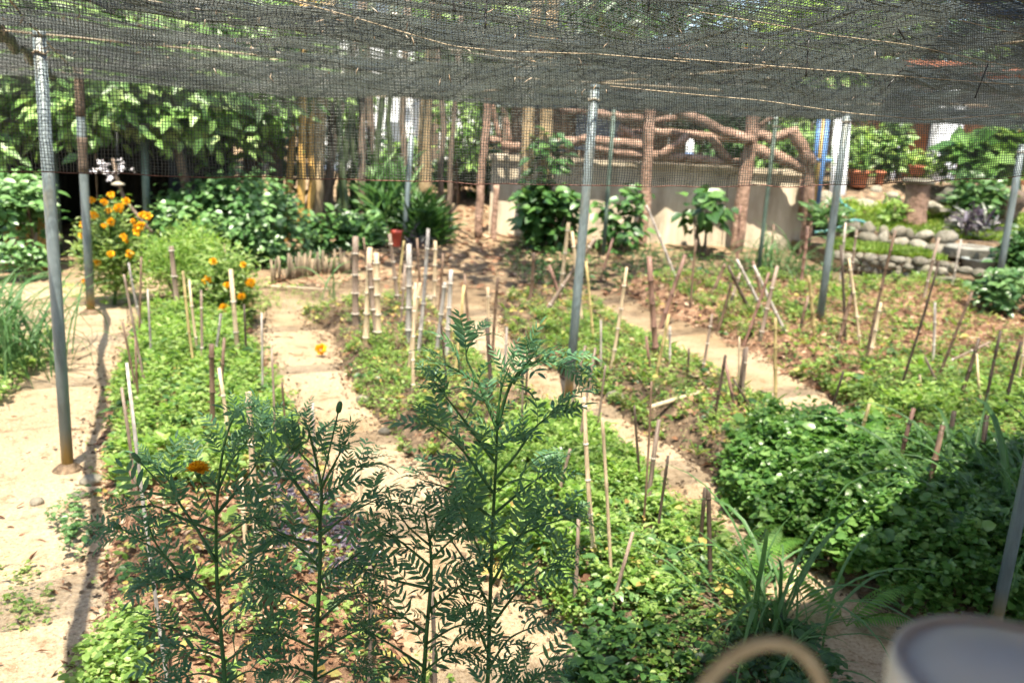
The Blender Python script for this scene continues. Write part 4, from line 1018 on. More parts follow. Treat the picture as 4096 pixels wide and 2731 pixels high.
# dark shed under the trees
sh = empty('shed', P(110, 250, 14.0) * (1, 1, 0) + (0, 0, float(zg(14)))); tag(sh, 'dark open shed of dull corrugated tin under the drooping trees', 'shed')
x0, x1 = P(28, 200, 11.5)[0], P(188, 200, 11.5)[0]
z0 = float(zg(15))
def corr(pa, pb, z0, z1, nrmv, name, amp=0.03):
    n = 60; V = []; 
    for i in range(n + 1):
        t = i / n; p = np.array(pa) * (1 - t) + np.array(pb) * t
        off = np.array(nrmv) * amp * math.sin(i * 1.57)
        V += [(p[0] + off[0], p[1] + off[1], z0), (p[0] + off[0], p[1] + off[1], z1)]
    F = [[2 * i, 2 * i + 2, 2 * i + 3, 2 * i + 1] for i in range(n)]
    return MB().add(V, F).build(name, 'tin', sh)
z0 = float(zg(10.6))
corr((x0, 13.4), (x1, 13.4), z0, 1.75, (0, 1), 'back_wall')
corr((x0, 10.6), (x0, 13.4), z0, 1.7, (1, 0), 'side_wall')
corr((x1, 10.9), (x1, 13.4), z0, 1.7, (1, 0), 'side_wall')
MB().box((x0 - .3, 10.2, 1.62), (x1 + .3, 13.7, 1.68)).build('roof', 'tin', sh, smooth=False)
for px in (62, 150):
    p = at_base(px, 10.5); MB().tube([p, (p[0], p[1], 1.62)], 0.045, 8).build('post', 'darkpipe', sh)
# things in front of the shed
p = P(128, 185, 11.2); 
o = empty('orchid', P(122, 185, 9.9)); tag(o, 'spray of white flowers hanging before the dark shed', 'flowers')
MB().tube([P(113, 158, 9.9), P(117, 178, 9.9), P(124, 198, 9.9), P(138, 216, 9.9), P(152, 232, 9.9)], 0.02, 6).build('stem', 'bark', o)
for k in range(22):
    c = P(random.gauss(107, 8), random.gauss(168, 4), 9.9)
    V, F = leaf_arrays(np.repeat(c[None], 5, 0), rand_dirs(5, 0, .6), rand_up(5), 0.05, 0.4, DIAM)
    put('flower', mesh_of('flower', V - np.array(o.location), F), 'white_petal', o)
c = P(118, 184, 9.85)
MB().lathe([(0.02, 0.03), (0.06, 0.012), (0.075, -0.004), (0.05, -0.01)], c, 16).thing('lamp_shade', 'stone', c, 'small pale disc lamp hanging before the dark shed', 'lamp')
MB().tube([c + (0, 0, .02), c + (0.01, 0, .55)], .004, 5).build('cord', 'black', bpy.data.objects['lamp_shade'])

# left edge: low shrub, canes, shelf, pot
def shrub(name, px, py, Y_, wpx, hpx, n_cl, per, L, wd, mat, label, tmpl=OVAL, up=0.0, droop=0.25, stems=5, cat='shrub', group='shrubs at the back of the garden', deep=0.8, sp=0.06, stemmat='bark', shell=0.3):
    """foliage box given by its middle and size in the view"""
    c = P(px, py, Y_); s_ = Y_ / FPX
    rad = (wpx * s_ / 2, wpx * s_ / 2 * deep, hpx * s_ / 2)
    base = np.array((c[0], c[1], float(zg(Y_))))
    o = empty(name, base); tag(o, label, cat, group)
    cl = clumps(c, rad, n_cl, shell)
    for k in range(stems):
        e = cl[random.randrange(len(cl))]
        b = base + (random.uniform(-.3, .3) * rad[0], random.uniform(-.3, .3) * rad[1], -0.03)
        MB().tube(limb(b, e, .08, 5), [.02, .018, .014, .011, .007], 6).build('stem', stemmat, o)
    V, F = foliage(cl, c - (0, 0, rad[2] * .5), per, (sp, sp, sp), L, wd, tmpl, up, droop)
    put('foliage', mesh_of('foliage', V - base, F), mat, o)
    return o
shrub('bush', 232, 222, 10.8, 150, 92, 190, 22, (0.06, 0.115), 0.36, 'bush', 'broad round bush with pale shining leaves before the bamboo stems', sp=0.09)
shrub('bush', 180, 232, 10.2, 56, 56, 40, 16, (0.08, 0.13), 0.36, 'bush', 'arching leafy sprays reaching in front of the dark shed', sp=0.07)
shrub('bush', 12, 205, 9.6, 74, 62, 50, 18, (0.08, 0.15), 0.3, 'bush', 'leafy shrub behind the lemongrass at the left edge', sp=0.08)
shrub('bush', 18, 258, 9.2, 50, 26, 16, 14, (0.06, 0.12), 0.32, 'bush', 'low pale sprigs over the left lemongrass', sp=0.05)
for k, (a, b) in enumerate(((6, 10), (18, 21), (29, 30), (40, 43), (44, 47))):
    p = at_base(b, 9.7)
    MB().tube([p, P(a, 215, 9.7)], 0.03, 8).thing('yellow_cane', 'ycane', p, f'tan cane post at the left edge, {ORD[k]} from left', 'cane', 'tan cane posts at the left edge')
p = at_base(40, 9.9)
MB().lathe([(0.06, 0), (0.10, 0.02), (0.13, 0.22), (0.14, 0.23), (0.12, 0.235)], P(42, 226, 10.3) - (0, 0, 0.1), 16).thing('plant_pot', 'redpot', P(42, 226, 10.3) - (0, 0, .1), 'red pot on the pale rock behind the thick left pole', 'pot')
g = P(36, 238, 10.3)
MB().blob(g, (0.32, 0.2, 0.24), 3).thing('boulder', 'palestone', g, 'pale rock ledge between the left canes and the thick pole', 'stone')

# feathery bush and marigold bushes at the end of the left bed
shrub('feathery_bush', 186, 262, 8.1, 84, 66, 120, 40, (0.03, 0.07), 0.14, 'wisp', 'feathery yellow-green bush at the end of the left bed', tmpl=DIAM, up=0.6, sp=0.07, cat='bush', group=None)

def petal_ball(r, seed=0, n=60):
    rs = np.random.default_rng(seed)
    d = nrm(rs.normal(0, 1, (n, 3)) + (0, 0, 0.35))
    U = nrm(rs.normal(0, 1, (n, 3)))
    return leaf_arrays(d * r * 0.25, d, U, r * rs.uniform(.7, .95, n), 0.45, DIAM, 0.25)
ballV, ballF = petal_ball(0.045)
ball_me = mesh_of('flower', ballV, ballF); ball_me.materials.append(M['orange'])
def marigold_bush(base_px, flowers, Y_, label, wpx, cy, hpx, n_cl):
    b = at_base(base_px, Y_); o = empty('marigold_bush', b); tag(o, label, 'marigold', 'marigolds flowering at the back')
    c = P(base_px, cy, Y_); s_ = Y_ / FPX
    cl = clumps(c, (wpx * s_ / 2, wpx * s_ / 2.6, hpx * s_ / 2), n_cl, 0.1)
    V, F = foliage(cl, b, 46, (.07, .07, .07), (0.04, 0.085), 0.17, LANCE, 0.2, 0.15)
    put('foliage', mesh_of('foliage', V - b, F), 'bed2', o)
    MB().tube(limb(b, c, .05, 5), 0.02, 6).build('stem', 'maristem', o)
    for k, f in enumerate(flowers):
        sc_ = f[2] if len(f) > 2 else 1.0
        p = P(f[0], f[1], Y_ - 0.25 + random.uniform(-.12, .12))
        st = MB().tube(limb(c + (p - c) * 0.35, p, .06, 4), [.007, .006, .005, .004], 5).build('flower_stalk', 'maristem', o)
        fl = put('flower', ball_me, None, o, p - b); fl.scale = (sc_ * .8, sc_ * .8, sc_ * .72); fl.rotation_euler = (random.uniform(-.5, .5), random.uniform(-.5, .5), random.uniform(0, 6))
FL1 = [(91.6, 200, .9), (111, 195, .95), (104, 202, .95), (126, 201, 1.05), (119, 208, 1.35), (108.5, 210.6, .8), (94, 215, 1.1), (111, 221.6, 1.1), (104, 225.5, .7), (83.4, 224.5, 1.05), (82.3, 235, 1.05), (89, 241, .85), (142.7, 215, 1.05), (148, 216, 1.1), (141, 225.5, 1.15), (136, 227, .9), (137, 231.6, 1.1), (123.5, 236, .8), (126, 240, .8), (133, 221, .7), (111, 254, .95), (129.6, 253.7, 1.1), (97.4, 262.6, 1.15), (85, 281, 1.0)]
FL2 = [(213, 261, .9), (243, 264.6, .8), (207, 280, 1.25), (227, 285, .9), (250.6, 282.5, 1.2), (241.5, 296, 1.0), (224, 308, 1.2)]
marigold_bush(114, FL1, 8.3, 'tall marigold bush covered in orange flower heads before the dark shed', 60, 250, 96, 80)
marigold_bush(228, FL2, 7.7, 'lower marigold bush with a few orange heads behind the left bed stakes', 60, 284, 54, 44)
fl = put('fallen_marigold', ball_me, None, None, G(321, 349, 0.06)); tag(fl, 'single orange marigold head lying at the edge of the middle bed', 'flower')

# bamboo and stems, centre left
def cane(pts_px, Y_, r, mat, label, name='bamboo_culm', cat='bamboo', group='stems behind the round bush'):
    pts = [P(a, b, Y_) for a, b in pts_px]
    pts = [pts[0]] + pts[1:]
    bot = pts[-1].copy(); bot[2] = float(zg(Y_)) - .05
    if pts[-1][2] - bot[2] > 0.1: pts.append(bot)
    pts = pts[::-1]
    dn = []
    for i in range(len(pts) - 1):
        for k in np.linspace(0, 1, 7)[:-1]: dn.append(pts[i] + (pts[i + 1] - pts[i]) * k)
    dn.append(pts[-1])
    # carry on above the net
    tip = dn[-1] + nrm(dn[-1] - dn[-3]) * 1.6; dn.append(tip)
    b = dn[0]
    m_ = MB().tube(dn, [r * (1.08 if i % 3 == 0 else 1.0) for i in range(len(dn))], 9)
    return m_.thing(name, mat, b, label, cat, group)
for k, (pts, Y_, r, mat, lab) in enumerate([
    ([(295, 85), (293, 130), (289, 185), (287, 212)], 12.0, 0.045, 'ycane', 'thick golden cane, first of the bright yellow stems'),
    ([(303, 90), (302, 150), (301, 215), (300, 240)], 11.9, 0.050, 'ycane', 'longest golden cane in the middle of the yellow stems'),
    ([(311, 95), (310, 150), (313, 185), (308, 215)], 12.1, 0.045, 'ycane', 'golden cane beside the pinkish trunk'),
    ([(322, 80), (318, 130), (316, 190), (314, 250)], 12.3, 0.10, 'bark2', 'pinkish tan trunk beside the golden canes'),
    ([(346, 82), (336, 130), (328, 180), (322, 215)], 12.6, 0.055, 'bark', 'dark stem leaning across the pale house wall'),
    ([(358, 80), (347, 140), (340, 190), (338, 250)], 12.6, 0.05, 'culm', 'dark green culm leaning left before the pale wall'),
    ([(338, 90), (340, 150), (346, 200), (343, 255)], 12.4, 0.04, 'culm', 'thin dark culm crossing its leaning neighbours'),
    ([(362, 80), (362, 150), (362, 200), (363, 245)], 12.8, 0.05, 'bark', 'straight dark stem just left of the pale wall strip'),
    ([(384, 82), (378, 140), (374, 190), (374, 230)], 13.2, 0.045, 'culm', 'slim green culm in front of the white wall'),
    ([(332, 80), (331, 130), (330, 180), (331, 240)], 13.0, 0.05, 'bark', 'brown stem just right of the pinkish trunk'),
    ([(352, 78), (354, 130), (352, 190), (353, 250)], 13.4, 0.035, 'culm', 'upright thin culm between two leaning ones'),
    ([(368, 78), (371, 130), (368, 180), (370, 240)], 13.8, 0.06, 'bark', 'rough brown stem before the white house'),
    ([(392, 80), (388, 120), (391, 150), (389, 180)], 14.2, 0.04, 'culm', 'dark culm hiding part of the white wall'),
    ([(404, 80), (402, 120), (405, 160), (404, 200)], 14.0, 0.05, 'bark', 'brown stem directly behind the slim grey pipe'),
    ([(283, 75), (282, 130), (280, 180), (281, 215)], 12.6, 0.05, 'culm', 'dark culm left of the golden canes'),
    ([(440, 85), (444, 130), (440, 170), (441, 190)], 14.2, 0.045, 'bark', 'slim brown stem right of the tan trunk'),
    ([(260, 70), (262, 130), (258, 175), (260, 200)], 12.8, 0.05, 'bark', 'dark stem half hidden in the drooping leaves'),
    ([(272, 70), (273, 130), (276, 175), (274, 210)], 12.4, 0.09, 'bark', 'brown trunk behind the round bush'),
    ([(456, 88), (453, 130), (450, 165), (450, 185)], 14.6, 0.04, 'bark', 'thin grey stem among the pale leaves right of the tan trunk')]):
    cane(pts, Y_, r, mat, lab)
# undergrowth there
for k, (px, py, Y_, wp, hp, mat, lab, tm, L, up) in enumerate([
    (345, 250, 12.6, 70, 40, 'dark', 'dark leafy undergrowth at the foot of the culms', OVAL, (0.08, 0.16), 0.2),
    (392, 215, 12.9, 40, 70, 'blade', 'strap-leaved plant beside the slim grey pipe', LANCE, (0.3, 0.6), 1.4),
    (375, 200, 13.4, 40, 60, 'bush', 'pale green variegated plant behind the strap leaves', LANCE, (0.2, 0.4), 0.9),
    (400, 160, 14.5, 40, 40, 'drape', 'bright leafy shrub below the white wall', OVAL, (0.1, 0.2), 0.1),
    (460, 130, 16.0, 60, 80, 'drape', 'light green young tree beside the path', LANCE, (0.15, 0.28), -0.3),
    (462, 178, 16.5, 46, 26, 'dark', 'very dark low plants beside the path end', LANCE, (0.15, 0.3), 0.6),
    (300, 268, 10.6, 64, 18, 'bush', 'spiky silver-green plants above the bamboo pickets', LANCE, (0.08, 0.16), 1.1),
    (420, 248, 12.2, 24, 16, 'purple', 'small purplish spiky plant at the path edge', LANCE, (0.1, 0.16), 1.0),
    (328, 236, 11.6, 44, 50, 'dark', 'dark leafy plants right of the round bush', OVAL, (0.08, 0.16), 0.1),
    (362, 238, 11.9, 36, 44, 'bush', 'low mixed leaves between the culm feet', LANCE, (0.1, 0.2), 0.6),
    (424, 226, 12.4, 24, 44, 'dark', 'dark strap-leaved plant right of the slim grey pipe', LANCE, (0.2, 0.4), 1.1),
    (468, 160, 17.0, 60, 60, 'dark', 'shaded greenery closing the end of the path', OVAL, (0.12, 0.22), -0.2),
    (335, 95, 14.5, 90, 50, 'drape', 'hanging leaves high between the culms', LANCE, (0.14, 0.26), -0.7),
    (360, 150, 15.0, 60, 50, 'dark', 'dark leaves low before the white house', OVAL, (0.1, 0.18), -0.2),
    (300, 140, 13.4, 60, 110, 'dark', 'deep green foliage behind the golden canes', OVAL, (0.1, 0.2), -0.3)]):
    shrub('plant', px, py, Y_, wp, hp, 26, 16, L, 0.3 if tm is OVAL else (0.06 if up > 0.7 else 0.2), mat, lab, tmpl=tm, up=up, stems=4, cat='plant', group='plants between the stems', sp=0.08)
# pickets edging
pk = empty('picket_edging', G(312, 282)); tag(pk, 'low curved edging of short upright bamboo pieces', 'edging')
pm = None
for k in range(32):
    x = 273 + 80 * (k + random.uniform(-.3, .3)) / 31
    b = G(x, 283 - 6 * math.sin(math.pi * k / 44) - 0.17 * k, 0)
    h = random.uniform(0.12, 0.30)
    MB().tube([b - (0, 0, .03), b + (0, 0, h * .5), b + (random.uniform(-.02, .02), 0, h)], random.uniform(.011, .017), 8).build('picket', 'picket', pk)
def pot(px, py, Y_, wpx, hpx, mat, label):
    c = P(px, py, Y_); s_ = Y_ / FPX; r = wpx * s_ / 2; h = hpx * s_
    o = MB().lathe([(r * .68, 0), (r * .72, 0.01), (r * .92, h * .8), (r * 1.04, h * .82), (r * 1.04, h), (r * .9, h), (r * .86, h * .75), (r * .2, h * .74)], c, 20).thing('plant_pot', mat, c, label, 'pot', 'plant pots')
    return o
pot(391, 187, 13.1, 16, 12, 'redpot', 'bright red pot among the strap leaves')
c = P(391, 187, 13.1); b = np.array((c[0], c[1], float(zg(13.1)) - .05))
MB().tube([b, b + (c - b) * .5, c - (0, 0, .003)], [.12, .10, .11], 12, wob=.05).thing('stump', 'bark', b, 'short wooden stump carrying the bright red pot', 'stump')
pot(396, 246, 11.6, 12, 16, 'redpot', 'red pot half hidden behind the stake thicket')

# white house far behind
hs = at_base(370, 20.0); ho = empty('house', hs); tag(ho, 'pale white house wall glimpsed between the dark culms', 'house')
xa, xb = P(318, 120, 20)[0], P(412, 120, 20)[0]
MB().box((xa, 20, float(zg(20))), (xb, 24, 4.6)).build('wall', 'whitewall', ho, smooth=False)
MB().box((xa - .3, 19.6, 4.6), (xb + .3, 24.3, 4.75)).build('roof', 'tin', ho, smooth=False)
a_ = P(386, 142, 19.9); b_ = P(404, 122, 19.9)
MB().box((a_[0], 19.6, a_[2]), (b_[0], 19.98, b_[2])).build('grey_box', 'grey', ho, smooth=False)
a_ = P(335, 135, 19.9); b_ = P(352, 105, 19.9)
wn = MB().box((a_[0], 19.9, a_[2]), (b_[0], 19.985, b_[2])).build('window', 'grey', ho, smooth=False)
hs2 = at_base(480, 22.0)
a_ = P(440, 135, 22); b_ = P(490, 112, 22)
o = empty('garden_wall', (a_[0], 22, 0)); tag(o, 'pale wall far back beside the log fence', 'wall')
MB().box((a_[0], 21.8, float(zg(22))), (b_[0], 22.1, b_[2] + .4)).build('wall', 'whitewall', o, smooth=False)

# ------------------------------------------------------------------ concrete wall with log fence
def Z1(x, y): return (450 + x / 5.88, 75 + y / 5.88)
WY = 13.3
wl = P(*Z1(235, 700), WY); wr = P(*Z1(2070, 900), WY)
wo_ = empty('concrete_wall', (wl[0], WY, float(zg(WY)))); tag(wo_, 'stained pale concrete wall below the log fence', 'wall')
topz_l = P(*Z1(330, 470), WY)[2]
panels = np.linspace(wl[0], wr[0], 5)
for k in range(4):
    MB().box((panels[k] + 0.006, WY, -0.1), (panels[k + 1] - 0.006, WY + 0.22, topz_l - 0.07)).build('panel', 'concrete', wo_, smooth=False)
MB().box((wl[0] - .04, WY - 0.05, topz_l - 0.07), (wr[0] + .04, WY + 0.27, topz_l)).build('coping', 'concrete', wo_, smooth=False)
MB().box((wl[0], WY + 0.22, -0.1), (wl[0] + 0.2, WY + 4.0, topz_l - 0.02)).build('return_wall', 'concrete', wo_, smooth=False)
LY = 12.95
fe = empty('log_fence', P(640, 250, LY) * (1, 1, 0) + (0, 0, float(zg(LY)))); tag(fe, 'rustic red-brown log fence of posts, rails and crossed branches above the concrete wall', 'fence')
def log(pts, wz, name, Yo=0.0, ground_it=False, mat='log'):
    pp = [P(*Z1(*p), LY + Yo) for p in pts]
    if ground_it:
        e = pp[-1].copy(); e[2] = float(zg(LY)) - 0.05; pp.append(e)
    r = wz / 5.88 * LY / FPX / 2
    dn = []
    for i in range(len(pp) - 1):
        for k in np.linspace(0, 1, 6)[:-1]: dn.append(pp[i] + (pp[i + 1] - pp[i]) * k)
    dn.append(pp[-1])
    dn = [p + np.array((random.gauss(0, .004), random.gauss(0, .004), random.gauss(0, .004))) for p in dn]
    MB().tube(dn, [r * random.uniform(.93, 1.08) for _ in dn], 12, wob=0.07).build(name, mat, fe)
for pts, wz in (([(225, 60), (215, 300), (180, 630)], 46), ([(1180, 120), (1175, 300), (1150, 720)], 62), ([(1785, 180), (1770, 400), (1735, 600), (1690, 980)], 78), ([(2110, 480), (2105, 780), (2100, 900)], 62), ([(275, 640), (258, 880)], 34)):
    log(pts, wz, 'post', 0.0, True)
for pts, wz, yo in (([(300, 415), (480, 425)], 50, .1), ([(630, 400), (800, 380), (1000, 400), (1160, 415)], 56, .1), ([(630, 420), (720, 395), (800, 370)], 44, 0), ([(850, 225), (1000, 245), (1160, 262)], 46, .1), ([(850, 425), (1000, 455), (1180, 472), (1450, 490), (1730, 522)], 52, .12), ([(1180, 330), (1500, 358), (1790, 382)], 48, .1),
                    ([(1330, 210), (1450, 255), (1600, 330), (1780, 385)], 60, -.12), ([(1240, 475), (1390, 365)], 48, .05), ([(1530, 365), (1650, 505)], 44, .05), ([(1790, 340), (1890, 372), (2020, 330)], 56, 0), ([(1790, 435), (1900, 470), (2110, 555)], 68, .02), ([(2010, 320), (2070, 420), (2130, 530)], 70, -.05),
                    ([(245, 170), (290, 370)], 32, .1), ([(215, 375), (300, 385)], 40, .1), ([(640, 200), (860, 215)], 40, .2), ([(330, 250), (350, 400)], 30, .15), ([(860, 400), (960, 460)], 36, .15), ([(1190, 270), (1400, 240)], 34, .2), ([(2130, 640), (2125, 800)], 34, .1), ([(1820, 300), (1900, 240)], 30, .2), ([(340, 130), (480, 140), (660, 165)], 40, .2), ([(1000, 300), (1130, 390)], 34, .2), ([(990, 340), (1130, 335)], 36, .25)):
    log(pts, wz, 'rail', yo)
for k, (a, b, wz) in enumerate((((515, 90), (490, 600), 74), ((605, 90), (590, 540), 84))):
    bb = P(*Z1(*b), 12.7); bb[2] = float(zg(12.7)); tt = P(*Z1(*a), 12.7)
    MB().tube(limb(bb, tt + (tt - bb) * .9, .03, 7), [wz / 5.88 * 12.7 / FPX / 2 * m for m in (1.15, 1, .95, .9, .88, .8, .7)], 10, wob=.05).thing('tree_trunk', 'bark2', bb, ('pinkish trunk standing against the log fence', 'paler thicker trunk standing against the log fence')[k], 'trunk', 'trunks at the log fence')
c = P(*Z1(1405, 480), 13.4)
bt = empty('bottle', c); tag(bt, 'small white bottle on the wall behind the log rails', 'bottle')
MB().lathe([(.05, 0), (.055, .02), (.055, .2), (.03, .27), (.02, .3)], c, 12).build('body', 'whitewall', bt)
MB().lathe([(.056, .0), (.057, .06)], c, 12).build('label_band', 'blue', bt)
# dark brown hut behind the fence
bk = empty('hut', (P(640, 120, 17)[0], 17, float(zg(17)))); tag(bk, 'reddish brown wooden hut in shadow behind the log fence', 'hut')
xa, xb = P(510, 130, 17)[0], P(760, 130, 17)[0]
for k in range(14):
    u0 = xa + (xb - xa) * k / 14; u1 = xa + (xb - xa) * (k + 1) / 14 - 0.02
    MB().box((u0, 17 + random.uniform(0, .02), float(zg(17)) - .1), (u1, 17.08, 3.2)).build('plank', 'wood', bk, smooth=False)
MB().box((xa - .5, 15.0, 3.2), (xb + .5, 19.5, 3.32)).build('roof', 'terra', bk, smooth=False)
MB().box((xa + 1.2, 16.9, 1.6), (xa + 2.0, 16.99, 2.5)).build('window', 'grey', bk, smooth=False)
# plants before the wall
for (px, py, Y_, wp, hp, ncl, mat, lab, tm, L, up) in [
    (548, 215, 12.4, 56, 64, 44, 'dark', 'dark leafy shrub in front of the concrete wall corner', OVAL, (0.12, 0.22), -0.2),
    (548, 158, 12.6, 34, 34, 9, 'dark', 'dark leaves rising against the log fence trunks', OVAL, (0.12, 0.2), -0.1),
    (622, 218, 12.5, 42, 56, 14, 'dark', 'dark shrub between the two thin pipes', OVAL, (0.10, 0.2), -0.2),
    (702, 208, 12.5, 48, 40, 5, 'dark', 'big-leaved sprig against the concrete wall', OVAL, (0.16, 0.28), -0.3),
    (785, 150, 15.5, 70, 60, 40, 'drape', 'sunlit green foliage behind the sloping logs', LANCE, (0.15, 0.28), -0.3),
    (720, 130, 16.0, 90, 50, 46, 'dark', 'green foliage behind the middle of the log fence', OVAL, (0.12, 0.22), -0.2)]:
    shrub('bush', px, py, Y_, wp, hp, ncl, 14, L, 0.36 if tm is OVAL else 0.2, mat, lab, tmpl=tm, up=up, stems=5, sp=0.09)

# ------------------------------------------------------------------ the corner at far right
def Z2(x, y): return (775 + x / 8.36, 112.5 + y / 8.36)
def pipe(pts, Y_, r, mat, label, name='pipe', cat='pipe', gr='pipes beside the white post'):
    pp = [P(*Z2(*p), Y_) for p in pts]
    e = pp[-1].copy(); e[2] = float(zg(Y_)); 
    b = pp[-1]
    return MB().tube(pp, r, 8).thing(name, mat, b, label, cat, gr)
pipe([(370, 60), (345, 330), (330, 395)], 14.2, 0.035, 'blue', 'blue pipe, first of the upright blue pair')
pipe([(440, 60), (400, 430), (350, 830)], 14.0, 0.035, 'blue', 'long blue pipe reaching the ground beside the wall end')
pipe([(330, 395), (470, 400)], 14.1, 0.03, 'blue', 'short level blue pipe joining the upright pair')
pipe([(410, 60), (380, 340), (325, 830)], 14.3, 0.05, 'yellowpipe', 'ochre bamboo pole behind the blue pipes')
pipe([(255, 560), (240, 830)], 13.2, 0.08, 'log', 'reddish post at the end of the concrete wall')
p = P(*Z2(545, 640), 15.0); p[2] = float(zg(15))
MB().tube([p, P(*Z2(565, 40), 15.0)], 0.13, 14).thing('white_post', 'whitewall', p, 'smooth white post beside the blue pipes', 'post')
# terracotta building
tb = empty('terracotta_building', (P(900, 150, 18)[0], 18, float(zg(18)))); tag(tb, 'open building with terracotta walls and a white column behind the potted plants', 'building')
def wallpx(x0, x1, Yw, mat, name, ztop=3.4, th=.15):
    a = P(*Z2(x0, 300), Yw)[0]; b = P(*Z2(x1, 300), Yw)[0]
    MB().box((a, Yw, float(zg(Yw)) - .1), (b, Yw + th, ztop)).build(name, mat, tb, smooth=False)
wallpx(600, 850, 18.0, 'terrawall', 'wall'); wallpx(1090, 1260, 18.4, 'terrawall', 'wall'); wallpx(1480, 2300, 18.2, 'terrawall', 'wall')
wallpx(700, 2300, 20.5, 'wood', 'back_wall')
a = P(*Z2(1365, 500), 17.6); a[2] = float(zg(17.6)) - .1; MB().tube([a, (a[0] + .05, a[1], 3.4)], 0.28, 18).build('column', 'whitewall', tb)
a = P(*Z2(960, 500), 17.6); a[2] = float(zg(17.6)) - .1; MB().tube([a, (a[0] + .1, a[1], 3.4)], 0.07, 12).build('downpipe', 'whitewall', tb)
xa, xb = P(*Z2(560, 100), 18)[0], P(*Z2(2300, 100), 18)[0]
MB().box((xa, 17.2, 3.4), (xb, 21, 3.52)).build('roof', 'terra', tb, smooth=False)
# pots and their plants
pot(*Z2(690, 620), 15.2, 20, 16, 'terra', 'large terracotta pot beside the slanting steel pole')
pot(*Z2(870, 600), 15.4, 9.5, 13, 'terra', 'small terracotta pot next to the large one')
pot(*Z2(1185, 520), 15.0, 17, 9, 'terra', 'pinkish bowl on the stump pedestal')
for (x, y, Y_, wp, hp, ncl, per, mat, lab, tm, L, up, wd) in [
    (700, 400, 15.2, 24, 26, 12, 16, 'drape', 'bushy plant in the large terracotta pot', LANCE, (0.12, 0.25), 0.7, .16),
    (720, 240, 16.2, 26, 22, 14, 14, 'wisp', 'yellow-green leaves before the terracotta wall', OVAL, (0.15, 0.25), 0.0, .3),
    (1010, 300, 15.8, 34, 44, 30, 14, 'drape', 'light green potted shrub before the building', OVAL, (0.12, 0.22), 0.1, .34),
    (1200, 420, 15.1, 22, 16, 14, 14, 'bed', 'small bright plant in the pinkish bowl', OVAL, (0.08, 0.14), 0.5, .34),
    (1320, 480, 15.3, 24, 12, 12, 14, 'bed', 'low bright plant right of the pinkish bowl', LANCE, (0.1, 0.2), 0.5, .2),
    (1900, 300, 15.0, 46, 50, 22, 9, 'drape', 'plant with very large sunlit leaves beside the right-hand pole', OVAL, (0.28, 0.5), 0.0, .38),
    (1660, 390, 14.8, 40, 34, 16, 8, 'gloss', 'plant with large bluish green leaves before the dark doorway', OVAL, (0.25, 0.45), 0.0, .36),
    (1730, 690, 13.8, 52, 34, 36, 14, 'bush', 'leafy shrub among the rocks below the large-leaved plants', LANCE, (0.12, 0.22), 0.1, .22),
    (1680, 960, 13.0, 34, 20, 16, 12, 'purple', 'purplish curling plant growing in the tyre', LANCE, (0.12, 0.22), 0.7, .12),
    (980, 830, 13.8, 16, 18, 8, 12, 'bed', 'small green plant before the stump', OVAL, (0.08, 0.14), 0.4, .34),
    (430, 890, 12.6, 26, 18, 14, 14, 'bush', 'blue-green sprigs by the wall end', LANCE, (0.12, 0.24), 0.6, .14),
    (2060, 1180, 11.5, 40, 40, 30, 14, 'dark', 'dark green shrub at the right edge beyond the pole', OVAL, (0.08, 0.16), 0.0, .34),
    (1980, 1480, 9.6, 60, 30, 40, 16, 'bush', 'leafy shrub round the foot of the right-hand pole', OVAL, (0.06, 0.13), 0.2, .34)]:
    cx, cy = Z2(x, y)
    shrub('plant', cx, cy, Y_, wp, hp, ncl, per, L, wd, mat, lab, tmpl=tm, up=up, stems=3, cat='plant', group='plants at the stone terrace', sp=0.07)
# stump pedestal
b = P(*Z2(1150, 930), 13.9)
su = empty('stump_pedestal', b); tag(su, 'thick mottled tree stump carrying a flat slab', 'stump')
s_ = 13.9 / FPX / 8.36
MB().tube([b + (0, 0, z) for z in (-.1, .05, .2, .35, .5, 330 * s_)], [120 * s_, 108 * s_, 96 * s_, 92 * s_, 92 * s_, 95 * s_], 16, wob=.07).build('trunk', 'log', su)
MB().lathe([(118 * s_, 0), (128 * s_, .01), (128 * s_, .06), (120 * s_, .07)], b + (0, 0, 330 * s_ + .001), 18).build('slab', 'palestone', su)
# boulders
for k, (x, y, wz, hz, Y_, mat, lab) in enumerate([
    (1450, 690, 250, 190, 14.6, 'stone', 'big grey-pink boulder right of the stump'), (1320, 780, 150, 90, 14.0, 'palestone', 'smooth pale rock between the stump and the boulder'), (1420, 815, 120, 50, 13.9, 'palestone', 'flat pale rock in front of the boulder'),
    (1540, 860, 130, 70, 13.7, 'palestone', 'pale angular rock below the boulder'), (1530, 920, 190, 80, 13.4, 'palestone', 'long pale rock behind the tyre'), (850, 660, 110, 90, 15.2, 'palestone', 'white block under the small terracotta pot'),
    (760, 800, 300, 120, 14.6, 'stone', 'broad rough grey rock below the pots'), (1000, 700, 130, 110, 14.8, 'stone', 'dark rock beside the stump top'), (440, 720, 140, 170, 14.6, 'stone', 'dark grey block behind the steel pole'), (580, 830, 80, 80, 14.2, 'stone', 'small pinkish rock by the hose'),
    (1960, 760, 260, 300, 14.0, 'bark', 'brown rough rock mass at the right edge'), (1990, 1110, 120, 70, 12.2, 'palestone', 'pale stone right of the tyre'), (1940, 1400, 130, 60, 10.4, 'palestone', 'pale stone in front of the right-hand pole'), (2060, 1420, 120, 60, 10.3, 'palestone', 'last pale stone at the right edge')]):
    c = P(*Z2(x, y), Y_); s_ = Y_ / FPX / 8.36
    me = MB().blob((0, 0, 0), (wz * s_ / 2, wz * s_ / 2.3, hz * s_ / 2), 40 + k, 3, .42)
    tag(put('boulder', mesh_of('boulder', np.array(me.v), me.f), mat, None, c), lab, 'rock', 'rocks of the terrace')
